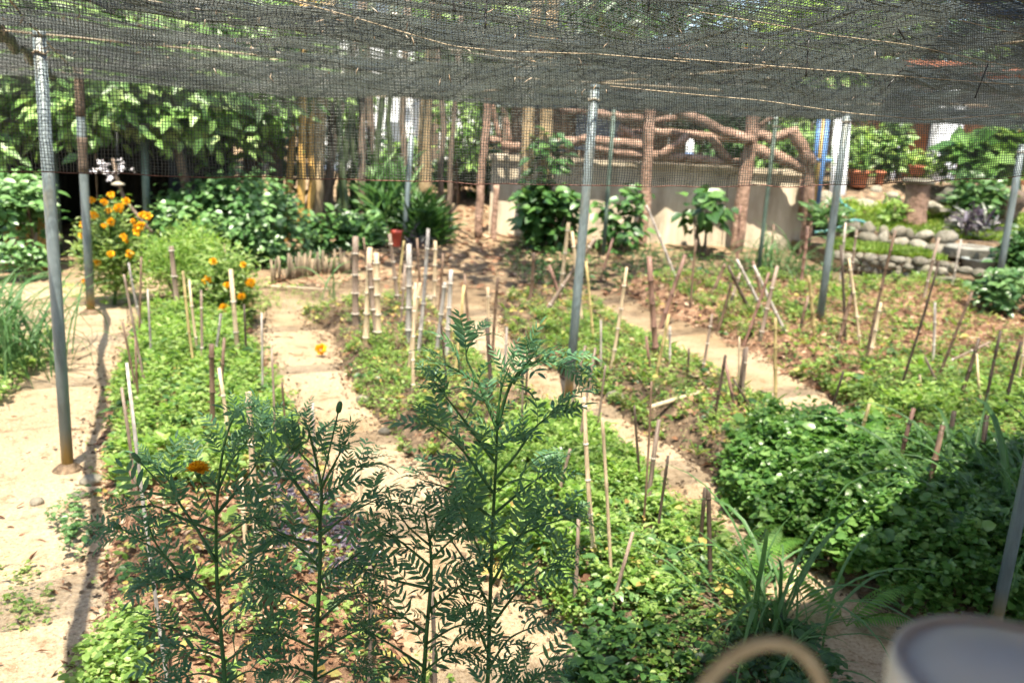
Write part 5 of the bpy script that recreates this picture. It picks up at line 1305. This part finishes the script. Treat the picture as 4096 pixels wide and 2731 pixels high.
# stone walls: every stone its own piece
def stonewall(name, label, rows, Ya, seed):
    c0 = P(*Z2(rows[0][0], rows[0][2]), Ya); o = empty(name, c0); tag(o, label, 'wall')
    rs = random.Random(seed)
    for (xa, xb, ya, yb, sz, Yw0, Yw1) in rows:
        x = xa
        while x < xb:
            wz = sz * rs.uniform(.55, 1.6); t = (x + wz / 2 - xa) / (xb - xa)
            y = ya + (yb - ya) * t + rs.uniform(-8, 8); Yw = Yw0 + (Yw1 - Yw0) * t
            s_ = Yw / FPX / 8.36
            c = P(*Z2(x + wz / 2, y), Yw)
            me = MB().blob((0, 0, 0), (wz * s_ * .53, wz * s_ * .45, sz * s_ * rs.uniform(.42, .52)), rs.randrange(9999), 2, .34)
            st = put('stone', mesh_of('stone', np.array(me.v), me.f), 'stone' if rs.random() < .7 else 'palestone', o, c - np.array(o.location))
            x += wz
    return o
stonewall('stone_wall', 'upper row of rounded stones edging the terrace lawn', [(620, 1480, 960, 1050, 120, 13.4, 12.6), (700, 1380, 1040, 1150, 130, 13.2, 12.5)], 13, 3)
stonewall('stone_wall', 'lower dry stone wall of small dark rounded stones', [(480, 1440, 1190, 1270, 80, 11.9, 11.2), (560, 1440, 1240, 1330, 76, 11.85, 11.15), (640, 1480, 1300, 1400, 72, 11.8, 11.1), (760, 1500, 1365, 1440, 66, 11.75, 11.05), (1440, 2100, 1290, 1410, 90, 11.0, 10.4)], 11.5, 5)
# terrace earth behind the walls
def terrace(name, pts, zoff, mat):
    V = [P(*Z2(x, y), Y_) for x, y, Y_ in pts]
    n = len(V)
    lo_ = [v - np.array((0, 0, 1.2)) for v in V]
    mb = MB().add(list(V) + lo_, [list(range(n))] + [[i, (i + 1) % n, n + (i + 1) % n, n + i] for i in range(n)])
    return tag(mb.build(name, mat, smooth=False), kind='structure')
def flat_terrace(name, xs, z, mat='soil'):
    n = len(xs); mb = MB().add([(x, y, z) for x, y in xs] + [(x, y, z - 1.5) for x, y in xs], [list(range(n))] + [[i, (i + 1) % n, n + (i + 1) % n, n + i] for i in range(n)])
    return tag(mb.build(name, mat, smooth=False), kind='structure')
u_ = P(*Z2(900, 1005), 13.35); z_up = u_[2]
a1 = P(*Z2(560, 985), 13.55); a2 = P(*Z2(1500, 1040), 12.75); 
def up_z(y): return z_up + 0.32 * np.clip(np.asarray(y, float) - 13.45, 0, 2.2)
xs_ = np.linspace(a1[0] - .2, a2[0] + 4.5, 40); vs_ = np.concatenate([[0, 0], np.linspace(.02, 9, 34)])
Xt, Vt = np.meshgrid(xs_, vs_)
front_y = a1[1] + (a2[1] - a1[1]) * np.clip((Xt - a1[0]) / (a2[0] - a1[0]), 0, 1.4)
Yt = front_y + Vt; Zt = up_z(Yt) + 0.02 * noise2(Xt, Yt, .4); Zt[0] -= 1.3
it = np.arange(Xt.size).reshape(Xt.shape)
tag(put('upper_terrace', mesh_of('upper_terrace', np.stack([Xt, Yt, Zt], -1).reshape(-1, 3), np.stack([it[:-1, :-1], it[:-1, 1:], it[1:, 1:], it[1:, :-1]], -1).reshape(-1, 4)), 'soil'), kind='structure')
l_ = P(*Z2(900, 1195), 11.7); z_low = l_[2]
b1 = P(*Z2(440, 1190), 12.05); b2 = P(*Z2(1450, 1280), 11.35)
flat_terrace('lower_terrace', [(b1[0], b1[1]), (b2[0], b2[1]), (b2[0] + .15, 12.6), (b2[0] + .15, 14), (b1[0] - .2, 14)], z_low, 'soil')
flat_terrace('lower_bank', [(b2[0] + .1, b2[1] - .02), (b2[0] + 3.6, b2[1] - .85), (b2[0] + 3.6, 13.2), (b2[0] + .1, 13.2)], 0.315, 'soil')
flat_terrace('middle_bank', [(b2[0] + .12, 11.9), (b2[0] + 3.5, 11.7), (b2[0] + 3.5, 13.3), (b2[0] + .12, 13.3)], 0.425, 'soil')
# lawn
def lawn(name, n, pts, z, label):
    pts = np.array(pts); lo, hi = pts.min(0), pts.max(0); out = []
    while len(out) < n:
        p = rng.uniform(lo, hi, (n * 2, 2)); ok = sdist(p[:, 0], p[:, 1], pts) > 0; out += p[ok].tolist()
    p = np.array(out[:n]); base = np.column_stack([p, z(p[:, 1]) if callable(z) else np.full(n, z)])
    V, F = leaf_arrays(base, rand_dirs(n, 1.3, .5), rand_up(n, .8), rng.uniform(.05, .12, n), 0.10, DIAM, .3)
    tag(put(name, mesh_of(name, V, F), 'lawn'), label, 'grass', kind='stuff')
lawn('grass', 11000, [(a1[0] + .2, a1[1] + .1), (a2[0], a2[1] + .1), (a2[0] + 2, a2[1] + .2), (a2[0] + 2, 14.4), (a1[0] + .2, 14.6)], up_z, 'bright lawn on the upper stone terrace')
lawn('grass', 9000, [(b1[0], b1[1] + .1), (b2[0], b2[1] + .1), (b2[0] + .1, 12.5), (a2[0], a2[1]), (a1[0], a1[1])], z_low, 'bright lawn strip between the two stone rows')
# tyre planter and tub
ty = P(*Z2(1635, 1165), 12.2); s_ = 12.2 / FPX / 8.36
o = empty('tyre_planter', ty - (0, 0, 60 * s_)); tag(o, 'whitewashed old tyre used as a planter', 'tyre')
R_ = 205 * s_; h_ = 55 * s_
MB().lathe([(R_ * .62, -h_), (R_ * .9, -h_ * .95), (R_, -h_ * .5), (R_ * 1.01, 0), (R_, h_ * .5), (R_ * .9, h_ * .95), (R_ * .62, h_), (R_ * .55, h_ * .6), (R_ * .5, 0)], ty, 30).build('casing', 'tyre', o)
for k in range(5):
    z = -h_ * .6 + h_ * 1.2 * k / 4
    MB().tube([ty + (R_ * 1.012 * math.cos(a), R_ * 1.012 * math.sin(a), z) for a in np.linspace(0, 6.283, 40)], 0.006, 4).build('tread_rib', 'stone', o)
MB().lathe([(R_ * .58, 0), (R_ * .5, .03), (.01, .04)], ty + (0, 0, h_ * .5), 20).build('soil', 'soil', o)
tu = P(*Z2(1700, 1330), 11.7); s_ = 11.7 / FPX / 8.36
MB().lathe([(95 * s_, 0), (105 * s_, .01), (140 * s_, 100 * s_), (150 * s_, 104 * s_), (150 * s_, 110 * s_), (135 * s_, 108 * s_), (100 * s_, 12 * s_)], tu, 26).thing('tub', 'tub', tu, 'pale plastic tub below the tyre planter', 'tub')
# hose
hp = [P(*Z2(*p), 13.5) for p in ((330, 1000), (440, 990), (530, 960), (600, 915), (660, 895), (740, 912), (800, 960))]
dn = [np.array([np.interp(t, range(len(hp)), [h[i] for h in hp]) for i in range(3)]) for t in np.linspace(0, len(hp) - 1, 30)]
MB().tube(dn, 0.022, 8).thing('garden_hose', 'teal', dn[0], 'teal garden hose looping over the stones', 'hose', 'teal hoses')
hp = [P(*Z2(*p), 14.2) for p in ((520, 640), (550, 750), (620, 800), (690, 830), (760, 880))]
dn = [np.array([np.interp(t, range(len(hp)), [h[i] for h in hp]) for i in range(3)]) for t in np.linspace(0, len(hp) - 1, 24)]
MB().tube(dn, 0.022, 8).thing('garden_hose', 'teal', dn[0], 'teal hose end hanging down behind the steel pole', 'hose', 'teal hoses')
# crown arching over the back path, above the view
b = at_base(424, 13.6); c = np.array((-0.4, 9.3, 5.4))
tree('overhanging_tree', b, (b[0] + .35, b[1] - .7, 4.6), 0.10, c, (3.0, 1.4, .8), 34, 20, (.24, .24, .16), (.16, .28), .28, 'drape', 'tall tree leaning over the leaf-strewn back path', bark='bark2', up=-.3, shell=.1)
# tall trees behind everything
for k, (px, Y_, cz, rx, rz, mat, lab) in enumerate([
    (250, 18.5, 3.9, 1.8, 1.5, 'dark', 'dark tree over the golden canes'), (470, 18.5, 3.9, 1.6, 1.6, 'drape', 'light green tree beyond the path end'), (585, 19, 4.6, 2.2, 1.8, 'dark', 'dark tree over the brown hut'), (720, 19.5, 4.2, 2.0, 1.9, 'drape', 'tree behind the middle of the log fence'),
    (800, 17.5, 3.8, 1.2, 1.6, 'wisp', 'yellow-green tree above the sloping logs'), (900, 22.5, 5.0, 2.2, 1.8, 'forest', 'tree above the terracotta building'), (1010, 22.5, 4.8, 2.3, 2.0, 'wisp', 'yellowish tree at the right end of the building'), (80, 17, 4.4, 2.6, 1.6, 'forest', 'tall tree behind the dark shed')]):
    b = at_base(px, Y_); c = np.array((b[0], b[1], cz))
    tree('background_tree', b, (c[0] + random.uniform(-.3, .3), c[1], cz), 0.11, c, (rx, 1.1, rz), 110, 22, (.22, .22, .2), (0.16, 0.3), 0.28, mat, lab, up=-.4, shell=.3)
print('background done')

# ------------------------------------------------------------------ lemongrass, ferns
def blade_mesh(L, wd, arch, twist, seed):
    rs = random.Random(seed); n = 11; V = []; F = []
    ang = math.radians(rs.uniform(72, 88)); p = np.zeros(3); bend = arch / n
    for i in range(n + 1):
        u = i / n
        d = np.array((math.cos(ang), 0, math.sin(ang)))
        w_ = wd * (0.55 + 1.0 * u) if u < .3 else wd * (0.85 + .15 * math.cos((u - .3) * 4)) * (1 - max(0, u - .55) / .47)
        w_ = max(w_, 0.0006)
        nv = np.array((-d[2], 0, d[0])); sd_ = np.array((0, 1, 0)) * math.cos(twist * u) + nv * math.sin(twist * u)
        V += [p - sd_ * w_ / 2, p - nv * w_ * .18, p + sd_ * w_ / 2]
        p = p + d * L / n; ang -= bend * (0.3 + 1.5 * u)
    for i in range(n):
        a = i * 3
        F += [(a, a + 1, a + 4, a + 3), (a + 1, a + 2, a + 5, a + 4)]
    me = mesh_of('blade', np.array(V), F); me.materials.append(M['blade']); return me
BL = [blade_mesh(random.uniform(.75, 1.1), random.uniform(.014, .022), random.uniform(1.7, 3.4), random.uniform(-.8, .8), k) for k in range(14)]
def clump(loc, n, scale, label, spread=0.09, name='lemongrass_clump', group='grass clumps', azim=None):
    o = empty(name, loc); tag(o, label, 'grass clump', group)
    for k in range(n):
        b = put('blade', random.choice(BL), None, o, (random.gauss(0, spread), random.gauss(0, spread), -0.02))
        s_ = scale * random.uniform(.55, 1.1); b.scale = (s_ * random.uniform(.8, 1.15), s_, s_)
        a = random.uniform(0, 6.28) if azim is None else random.gauss(azim[0], azim[1])
        b.rotation_euler = (random.gauss(0, .06), random.gauss(0.08, .2), a)
    return o
clump(G(768, 652), 60, 0.85, 'lemongrass clump with long arching blades at the near end of the middle bed', 0.06)
clump(G(772, 690), 46, 0.42, 'short drooping grass tuft at the bottom edge beside the beige handle', 0.07)
clump(G(1040, 590), 110, 1.25, 'tall dark lemongrass at the right edge round the blue-grey pole', 0.14)
clump(G(960, 530), 40, 0.95, 'lemongrass tuft among the glossy foliage left of the blue-grey pole', 0.10)
clump(G(-8, 372), 230, 1.05, 'big pale lemongrass clump at the left edge of the sand', 0.20)
clump(G(-34, 330), 140, 1.1, 'further lemongrass clump half outside the left edge', 0.2)
clump(G(772, 274), 90, 0.95, 'tall green grass clump before the end of the concrete wall', 0.18)
clump(G(800, 282), 60, 0.8, 'feathery grass clump beside the reddish mulch', 0.18)
clump(G(545, 285), 40, 0.7, 'thin grass tuft left of the pale middle pole', 0.14)
clump(G(640, 268), 40, 0.6, 'low grass tuft in the shade of the concrete wall', 0.16)
clump(G(330, 300), 16, 0.9, 'thin arching grass blades beside the bamboo pickets', 0.05)
clump(G(735, 300), 30, 0.5, 'small grass tuft among the crossed stakes', 0.1)

def fern_mesh(L, seed):
    rs = random.Random(seed); n = 26; pts = []; ang = 1.0; p = np.zeros(3); tang = []
    for i in range(n):
        d = np.array((math.cos(ang), 0, math.sin(ang))); pts.append(p.copy()); tang.append(d); p = p + d * L / n; ang -= 1.3 / n * (0.6 + i / n)
    m_ = MB().tube(pts, [0.0035 * (1 - .8 * i / n) for i in range(n)], 5)
    parts = [(np.array(m_.v), np.array([f for f in m_.f if len(f) == 4])[:, [0, 1, 2]]), ]
    parts[0] = (parts[0][0], np.concatenate([np.array([f for f in m_.f if len(f) == 4])[:, [0, 1, 2]], np.array([f for f in m_.f if len(f) == 4])[:, [0, 2, 3]]]))
    P_, D_, U_, L_ = [], [], [], []
    for i in range(3, n):
        u = i / n; ll = L * 0.23 * math.sin(math.pi * (0.12 + 0.88 * u) ** 0.9) + 0.008
        for s in (-1, 1):
            up_ = np.array((-tang[i][2], 0, tang[i][0]))
            P_.append(pts[i]); D_.append(np.array((0, s, 0)) + tang[i] * .35 - up_ * .12); U_.append(up_); L_.append(ll)
    parts.append(leaf_arrays(P_, D_, U_, L_, 0.085, LANCE, .2))
    V, F = join_arrays(parts)
    me = mesh_of('frond', V, F); me.materials.append(M['fern']); return me
FM = [fern_mesh(.55, 1), fern_mesh(.45, 2), fern_mesh(.62, 3)]
def fern(loc, n, sc_, label, az=None, tilt=0.0):
    o = empty('fern', loc); tag(o, label, 'fern', 'ferns')
    for k in range(n):
        f = put('frond', FM[k % 3], None, o, (0, 0, 0.02))
        a = (k * 2.4 + random.uniform(-.4, .4)) if az is None else az[k]
        f.rotation_euler = (random.gauss(0, .1), tilt + random.gauss(0, .12), a); f.scale = (sc_,) * 3
fern(G(735, 588), 5, 0.7, 'fern with light green fronds beside the two dark stakes')
fern(G(846, 630), 3, 0.62, 'fern spreading over the shaded sand right of the lemongrass', [0.1, -0.5, 2.6, 1.0])
fern(G(862, 470, .2), 4, 0.6, 'bright fern standing out of the glossy foliage')
fern(G(905, 512, .1), 4, 0.6, 'yellow-green fern sprig inside the glossy foliage')
fern(G(690, 436), 3, 0.5, 'small fern at the edge of the third bed')
fern(G(992, 300), 5, 0.9, 'light green fern by the foot of the right-hand pole')

# ------------------------------------------------------------------ near marigolds, one by one
def marigold_leaf(seed, npair=7):
    rs = random.Random(seed); L = 1.0
    n = npair * 2 + 2; pts = []; tang = []; p = np.zeros(3); ang = rs.uniform(.12, .4); curv = rs.uniform(.4, 1.2)
    for i in range(n + 1):
        d = np.array((math.cos(ang), rs.uniform(-.04, .04), math.sin(ang))); d = d / np.linalg.norm(d)
        pts.append(p.copy()); tang.append(d); p = p + d * L / n; ang -= curv / n
    m_ = MB().tube(pts, [0.012 * (1 - .75 * i / n) for i in range(n + 1)], 4, cap=False)
    Fq = np.array(m_.f); parts = [(np.array(m_.v), np.concatenate([Fq[:, [0, 1, 2]], Fq[:, [0, 2, 3]]]))]
    P_, D_, U_, L_, W_ = [], [], [], [], []
    for i in range(1, n):
        if i < 2: continue
        u = i / n
        ll = (0.12 + 0.24 * math.sin(math.pi * min(1, u * .92 + .05)) ** .8) * rs.uniform(.75, 1.2)
        s = 1 if i % 2 else -1
        for sgn in ((1, -1) if i % 2 == 0 else ()):
            up_ = nrm(np.array((-tang[i][2], 0, tang[i][0])))
            fw = .55 + .35 * u + rs.uniform(-.12, .12)
            P_.append(pts[i] + tang[i] * rs.uniform(0, .03)); D_.append(np.array((0, sgn, 0)) + tang[i] * fw + up_ * rs.uniform(-.1, .35)); U_.append(up_ + np.array((rs.uniform(-.4, .4), sgn * rs.uniform(-.2, .5), 0))); L_.append(ll); W_.append(rs.uniform(.11, .155))
    P_.append(pts[-1]); D_.append(tang[-1]); U_.append(np.array((-tang[-1][2], 0, tang[-1][0]))); L_.append(.27); W_.append(.14)
    parts.append(leaf_arrays(P_, D_, U_, L_, np.array(W_), LANCE8, .12))
    V, F = join_arrays(parts)
    me = mesh_of('leaf', V, F); me.materials.append(M['mari']); return me
# leaflet with a toothed edge
_t = np.linspace(0.0, 1.0, 9); _w = np.sin(np.pi * np.clip(_t, 0, 1) ** .8) ** .8; _w[0] = .03; _w[-1] = 0
_vv = []
for _i, (_a, _b) in enumerate(zip(_t, _w)):
    _k = 1.0 + (.10 if _i % 2 else -.06)
    _vv += [(_a - (.025 if _i % 2 else 0), -_b * _k, .05 * _b), (_a, 0, -.02), (_a - (.025 if _i % 2 else 0), _b * _k, .05 * _b)]
_ff = []
for _i in range(8):
    _a = _i * 3
    _ff += [(_a, _a + 1, _a + 4), (_a, _a + 4, _a + 3), (_a + 1, _a + 2, _a + 5), (_a + 1, _a + 5, _a + 4)]
LANCE8 = (np.array(_vv, float), np.array(_ff))
ML = [marigold_leaf(k, random.choice((5, 5, 6, 6, 7))) for k in range(20)]

def rot_from(dirv, upv):
    x = nrm(dirv); y = nrm(np.cross(upv, x)); z = np.cross(x, y)
    return Matrix(((x[0], y[0], z[0]), (x[1], y[1], z[1]), (x[2], y[2], z[2]))).to_euler()

def smooth_path(pts, n=14):
    pts = np.array(pts); t = np.linspace(0, len(pts) - 1, n)
    out = []
    for u in t:
        i = min(int(u), len(pts) - 2); f = u - i
        p0 = pts[max(i - 1, 0)]; p1 = pts[i]; p2 = pts[i + 1]; p3 = pts[min(i + 2, len(pts) - 1)]
        out.append(0.5 * ((2 * p1) + (-p0 + p2) * f + (2 * p0 - 5 * p1 + 4 * p2 - p3) * f * f + (-p0 + 3 * p1 - 3 * p2 + p3) * f ** 3))
    return np.array(out)

def leaf_at(parent, off, p, d, size):
    o = put('leaf', random.choice(ML), None, parent, p - off)
    up_ = np.array((random.gauss(0, .35), random.gauss(-.2, .35), 1.0))
    up_ = up_ - nrm(d) * up_.dot(nrm(d))
    o.rotation_euler = rot_from(d, up_)
    o.scale = (size, size * random.uniform(.8, 1.05), size)
    return o

def marigold(stem_q, branches, Y0, label, flower=None, buds=()):
    qs = lambda p: (p[0] / 2.297, p[1] / 2.297)
    sp = [P(*qs(p), Y0 + random.uniform(-.01, .01)) for p in stem_q]
    foot = sp[0].copy(); foot[2] = 0.0; foot[0] += random.uniform(-.03, .03)
    sp = [foot] + sp
    path = smooth_path(sp, 26)
    o = empty('marigold_plant', foot); tag(o, label, 'marigold', 'near marigold plants')
    off = np.array(o.location)
    MB().tube(path, np.linspace(.0058, .0022, len(path)), 8).build('stem', 'maristem', o)
    # leaves on the stem itself
    lens = np.concatenate([[0], np.cumsum(np.linalg.norm(np.diff(path, axis=0), axis=1))])
    h = lens[-1]; k = 0
    while h > lens[-1] - 1.0 and h > 0.2:
        i = int(np.searchsorted(lens, h)); i = min(max(i, 1), len(path) - 1)
        p = path[i]; tg = nrm(path[i] - path[i - 1])
        near = (lens[-1] - h)
        for sgn in (0, math.pi):
            a = k * 1.45 + sgn + random.uniform(-.35, .35)
            out = np.array((math.cos(a), math.sin(a) * .8, 0)); out = out - tg * out.dot(tg)
            d = nrm(out) * (0.45 + min(near, .1) * 5) + tg * 0.8
            leaf_at(o, off, p, d, random.uniform(.045, .07) if near < .06 else random.uniform(.07, .11))
        h -= random.uniform(.03, .04) if near < .08 else random.uniform(.075, .10); k += 1
    for br in branches:
        yend = random.uniform(-.16, .16)
        L_px = math.dist(br[0], br[-1]) / 2.297
        dy = random.choice((-1, 1)) * random.uniform(.1, .55) * L_px * Y0 / FPX
        n_ = len(br)
        bp = [P(*qs(p), Y0 + dy * (i / (n_ - 1))) for i, p in enumerate(br)]
        bpath = smooth_path(bp, 14)
        r0 = 0.0016 + 0.0022 * min(1, L_px / 120)
        b = MB().tube(bpath, np.linspace(r0 + .0008, .0010, len(bpath)), 6).build('branch', 'maristem', o)
        bl = np.concatenate([[0], np.cumsum(np.linalg.norm(np.diff(bpath, axis=0), axis=1))]); T = bl[-1]
        h = T; k = random.randint(0, 3)
        while h > T * .18:
            i = int(np.searchsorted(bl, h)); i = min(max(i, 1), len(bpath) - 1)
            p = bpath[i]; tg = nrm(bpath[i] - bpath[i - 1]); near = T - h
            for sgn in (0, math.pi):
                a = k * 1.57 + sgn + random.uniform(-.3, .3)
                s1 = nrm(np.cross(tg, (0, 1.0, .2))); s2 = np.cross(tg, s1)
                out = s1 * math.cos(a) + s2 * math.sin(a) * .8 + np.array((0, 0, .15))
                d = nrm(out) * (.40 + min(near, .08) * 5.5) + tg * .85
                leaf_at(b, off, p, d, (random.uniform(.04, .06) if near < .03 else random.uniform(.065, .105)) * (0.85 + .25 * min(1, L_px / 80)))
            h -= random.uniform(.022, .032) if near < .05 else random.uniform(.054, .076); k += 1
    for (bp, kind) in buds:
        path = smooth_path([P(*qs(p), Y0 - .03) for p in bp], 10)
        st = MB().tube(path, np.linspace(.002, .0016, 10), 6).build('flower_stalk', 'maristem', o)
        e = path[-1]
        if kind == 'bud':
            ax = nrm(path[-1] - path[-2])
            MB().tube([e, e + ax * .004, e + ax * .012, e + ax * .022, e + ax * .026], [.002, .0055, .0065, .0055, .003], 8).build('bud', 'maristem', o)
        else:
            MB().tube([e - (0, 0, .016), e - (0, 0, .008), e], [.003, .007, .009], 10).build('calyx', 'maristem', o)
            n = 110; a = rng.uniform(0, 6.28, n); lay = rng.uniform(0, 1, n)
            D = np.stack([np.cos(a) * (1.05 - .75 * lay), np.sin(a) * (1.05 - .75 * lay), .15 + 1.0 * lay], 1)
            V, F = leaf_arrays(np.repeat(e[None], n, 0), D, rand_up(n, .3) + D * .2, .030 - .008 * lay, .24, OVAL, -.05 + .1)
            put('flower', mesh_of('flower', V - off, F), 'orange', o)
    return o

marigold([(1118, 1600), (1125, 1400), (1132, 1200), (1140, 1050), (1142, 970)], [
    [(1142, 985), (1120, 930), (1095, 870), (1070, 815), (1092, 772)], [(1142, 985), (1165, 900), (1195, 850), (1250, 825), (1318, 848)], [(1141, 970), (1152, 890), (1170, 840)], [(1180, 880), (1205, 840), (1225, 815)],
    [(1100, 880), (1050, 850), (1005, 830)], [(1136, 1060), (1085, 990), (1040, 930), (1000, 880)], [(1136, 1100), (1180, 1050), (1230, 980), (1278, 942)], [(1132, 1130), (1060, 1030), (980, 965)], [(1132, 1190), (1050, 1130), (968, 1100)],
    [(1134, 1180), (1205, 1120), (1272, 1072)], [(1134, 1270), (1220, 1215), (1315, 1185)], [(1128, 1400), (1070, 1290), (1015, 1210)], [(1126, 1440), (1200, 1345), (1290, 1285)], [(1122, 1500), (1085, 1410), (1050, 1340)], [(1120, 1540), (1170, 1465), (1245, 1432)], [(1130, 1320), (1080, 1220), (1050, 1160)], [(1130, 1340), (1180, 1250), (1230, 1180)]],
    1.84, 'tallest near marigold plant with a forked leafy top')
marigold([(970, 1600), (980, 1450), (990, 1330), (988, 1250), (975, 1175)], [
    [(990, 1300), (930, 1250), (872, 1208)], [(990, 1285), (1035, 1240), (1078, 1205)], [(986, 1350), (900, 1330), (820, 1305)], [(985, 1400), (1050, 1350), (1090, 1310)], [(980, 1450), (900, 1400), (835, 1375)], [(975, 1480), (1040, 1440), (1090, 1430)], [(986, 1250), (945, 1215), (915, 1180)], [(985, 1240), (1015, 1195), (1040, 1160)], [(975, 1530), (900, 1480), (850, 1450)], [(972, 1560), (930, 1530), (860, 1540)], [(975, 1540), (1030, 1500), (1080, 1510)]],
    1.76, 'bushy near marigold between the tallest plant and its neighbour, no flower')
marigold([(725, 1600), (728, 1450), (735, 1300), (735, 1200), (738, 1120), (715, 1010), (700, 965)], [
    [(735, 1190), (680, 1110), (630, 1055), (600, 1000), (585, 955)], [(738, 1120), (770, 1060), (800, 1005)], [(738, 1150), (800, 1100), (845, 1060)], [(735, 1230), (800, 1180), (885, 1135)], [(735, 1250), (660, 1230), (580, 1185)], [(733, 1300), (680, 1250), (610, 1210)], [(731, 1330), (800, 1285), (860, 1245)], [(728, 1400), (660, 1360), (605, 1335)], [(728, 1430), (790, 1375), (850, 1345)], [(726, 1490), (660, 1460), (610, 1450)], [(726, 1500), (790, 1460), (840, 1440)], [(724, 1550), (670, 1530), (630, 1540)], [(724, 1560), (780, 1530), (820, 1530)], [(730, 1080), (690, 1040), (660, 1000)]],
    1.80, 'near marigold with a thin bud stalk rising from its top', buds=[([(738, 1110), (762, 1010), (776, 948)], 'bud'), ([(640, 1080), (655, 1050), (672, 1030)], 'bud')])
marigold([(520, 1600), (510, 1480), (500, 1360), (497, 1280), (497, 1180), (505, 1080), (520, 1000), (538, 955)], [
    [(500, 1450), (440, 1360), (370, 1270), (300, 1235), (240, 1225)], [(497, 1290), (450, 1210), (410, 1150), (380, 1090), (350, 1062)], [(497, 1220), (420, 1190), (360, 1162), (300, 1165)], [(497, 1180), (540, 1130), (590, 1060), (615, 970)], [(499, 1130), (530, 1060), (570, 1010)], [(500, 1120), (460, 1080), (430, 1040)], [(500, 1350), (560, 1295), (630, 1255)], [(505, 1420), (570, 1370), (640, 1340)], [(502, 1390), (440, 1330), (360, 1310)], [(510, 1480), (430, 1450), (355, 1430)], [(515, 1520), (580, 1475), (640, 1455)], [(512, 1510), (450, 1490), (390, 1500)], [(400, 1300), (360, 1250), (340, 1200)], [(420, 1330), (380, 1330), (330, 1345)], [(515, 1560), (460, 1545), (400, 1560)], [(518, 1570), (570, 1540), (620, 1550)], [(500, 1240), (560, 1200), (620, 1160)]],
    1.86, 'near marigold bearing one open orange flower and a bud', buds=[([(497, 1180), (470, 1120), (455, 1080)], 'flower'), ([(380, 1120), (345, 1085), (322, 1060)], 'bud'), ([(330, 1240), (300, 1225), (278, 1212)], 'bud')])
marigold([(1190, 1640), (1200, 1600), (1215, 1560)], [[(1200, 1600), (1230, 1555), (1280, 1525)], [(1200, 1600), (1180, 1560), (1190, 1530)]], 1.7, 'small marigold sprig at the bottom edge near the tallest plant')

# ------------------------------------------------------------------ white pail and handle close to the camera
tb_ = empty('counter', (0.45, 0.45, 0)); tag(tb_, 'wooden counter top under the white pail', 'counter')
MB().box((-0.2, 0.10, 0.98), (1.3, 0.70, 1.02)).build('top', 'wood', tb_, smooth=False)
for x in (-.12, 1.22):
    for y in (.16, .64): MB().box((x - .03, y - .03, 0), (x + .03, y + .03, .98)).build('leg', 'wood', tb_, smooth=False)
c = P(1026, 686, 0.40); R_ = 0.063
pl = empty('white_pail', (c[0], c[1], 1.02)); tag(pl, 'out-of-focus white plastic pail with a rimmed lid in the near corner', 'pail')
zt = c[2]
MB().lathe([(R_ * .82, 0), (R_ * .84, .004), (R_ * .94, zt - 1.02 - .03), (R_ * .94, zt - 1.02 - .02)], (c[0], c[1], 1.02), 40).build('body', 'whiteplastic', pl)
MB().lathe([(R_ * .95, -.028), (R_ * 1.0, -.026), (R_ * 1.01, -.004), (R_ * .985, .004), (R_ * .94, .005), (R_ * .92, .001), (R_ * .88, .002), (R_ * .6, .009), (R_ * .3, .013), (R_ * .05, .014)], (c[0], c[1], zt), 48).build('lid', 'whiteplastic', pl)
hb = P(768, 700, 0.40)
hd = empty('basket', (hb[0], hb[1], 1.02)); tag(hd, 'out-of-focus beige woven basket whose arched handle shows at the bottom edge', 'basket')
arch = []
for a in np.linspace(0, math.pi, 24):
    arch.append(np.array((hb[0] - 0.040 * math.cos(a) * (1 + .12 * math.cos(a)), hb[1], hb[2] - 0.06 + 0.092 * math.sin(a) ** .8)))
MB().tube(arch, 0.0036, 10).build('handle', 'jute', hd)
zb = arch[0][2]
MB().lathe([(.05, 0), (.055, .005), (.07, (zb - 1.02) * .6), (.062, zb - 1.02), (.055, zb - 1.02), (.06, (zb - 1.02) * .6), (.04, .02)], (hb[0], hb[1], 1.02), 30).build('body', 'jute', hd)
print('foreground done')
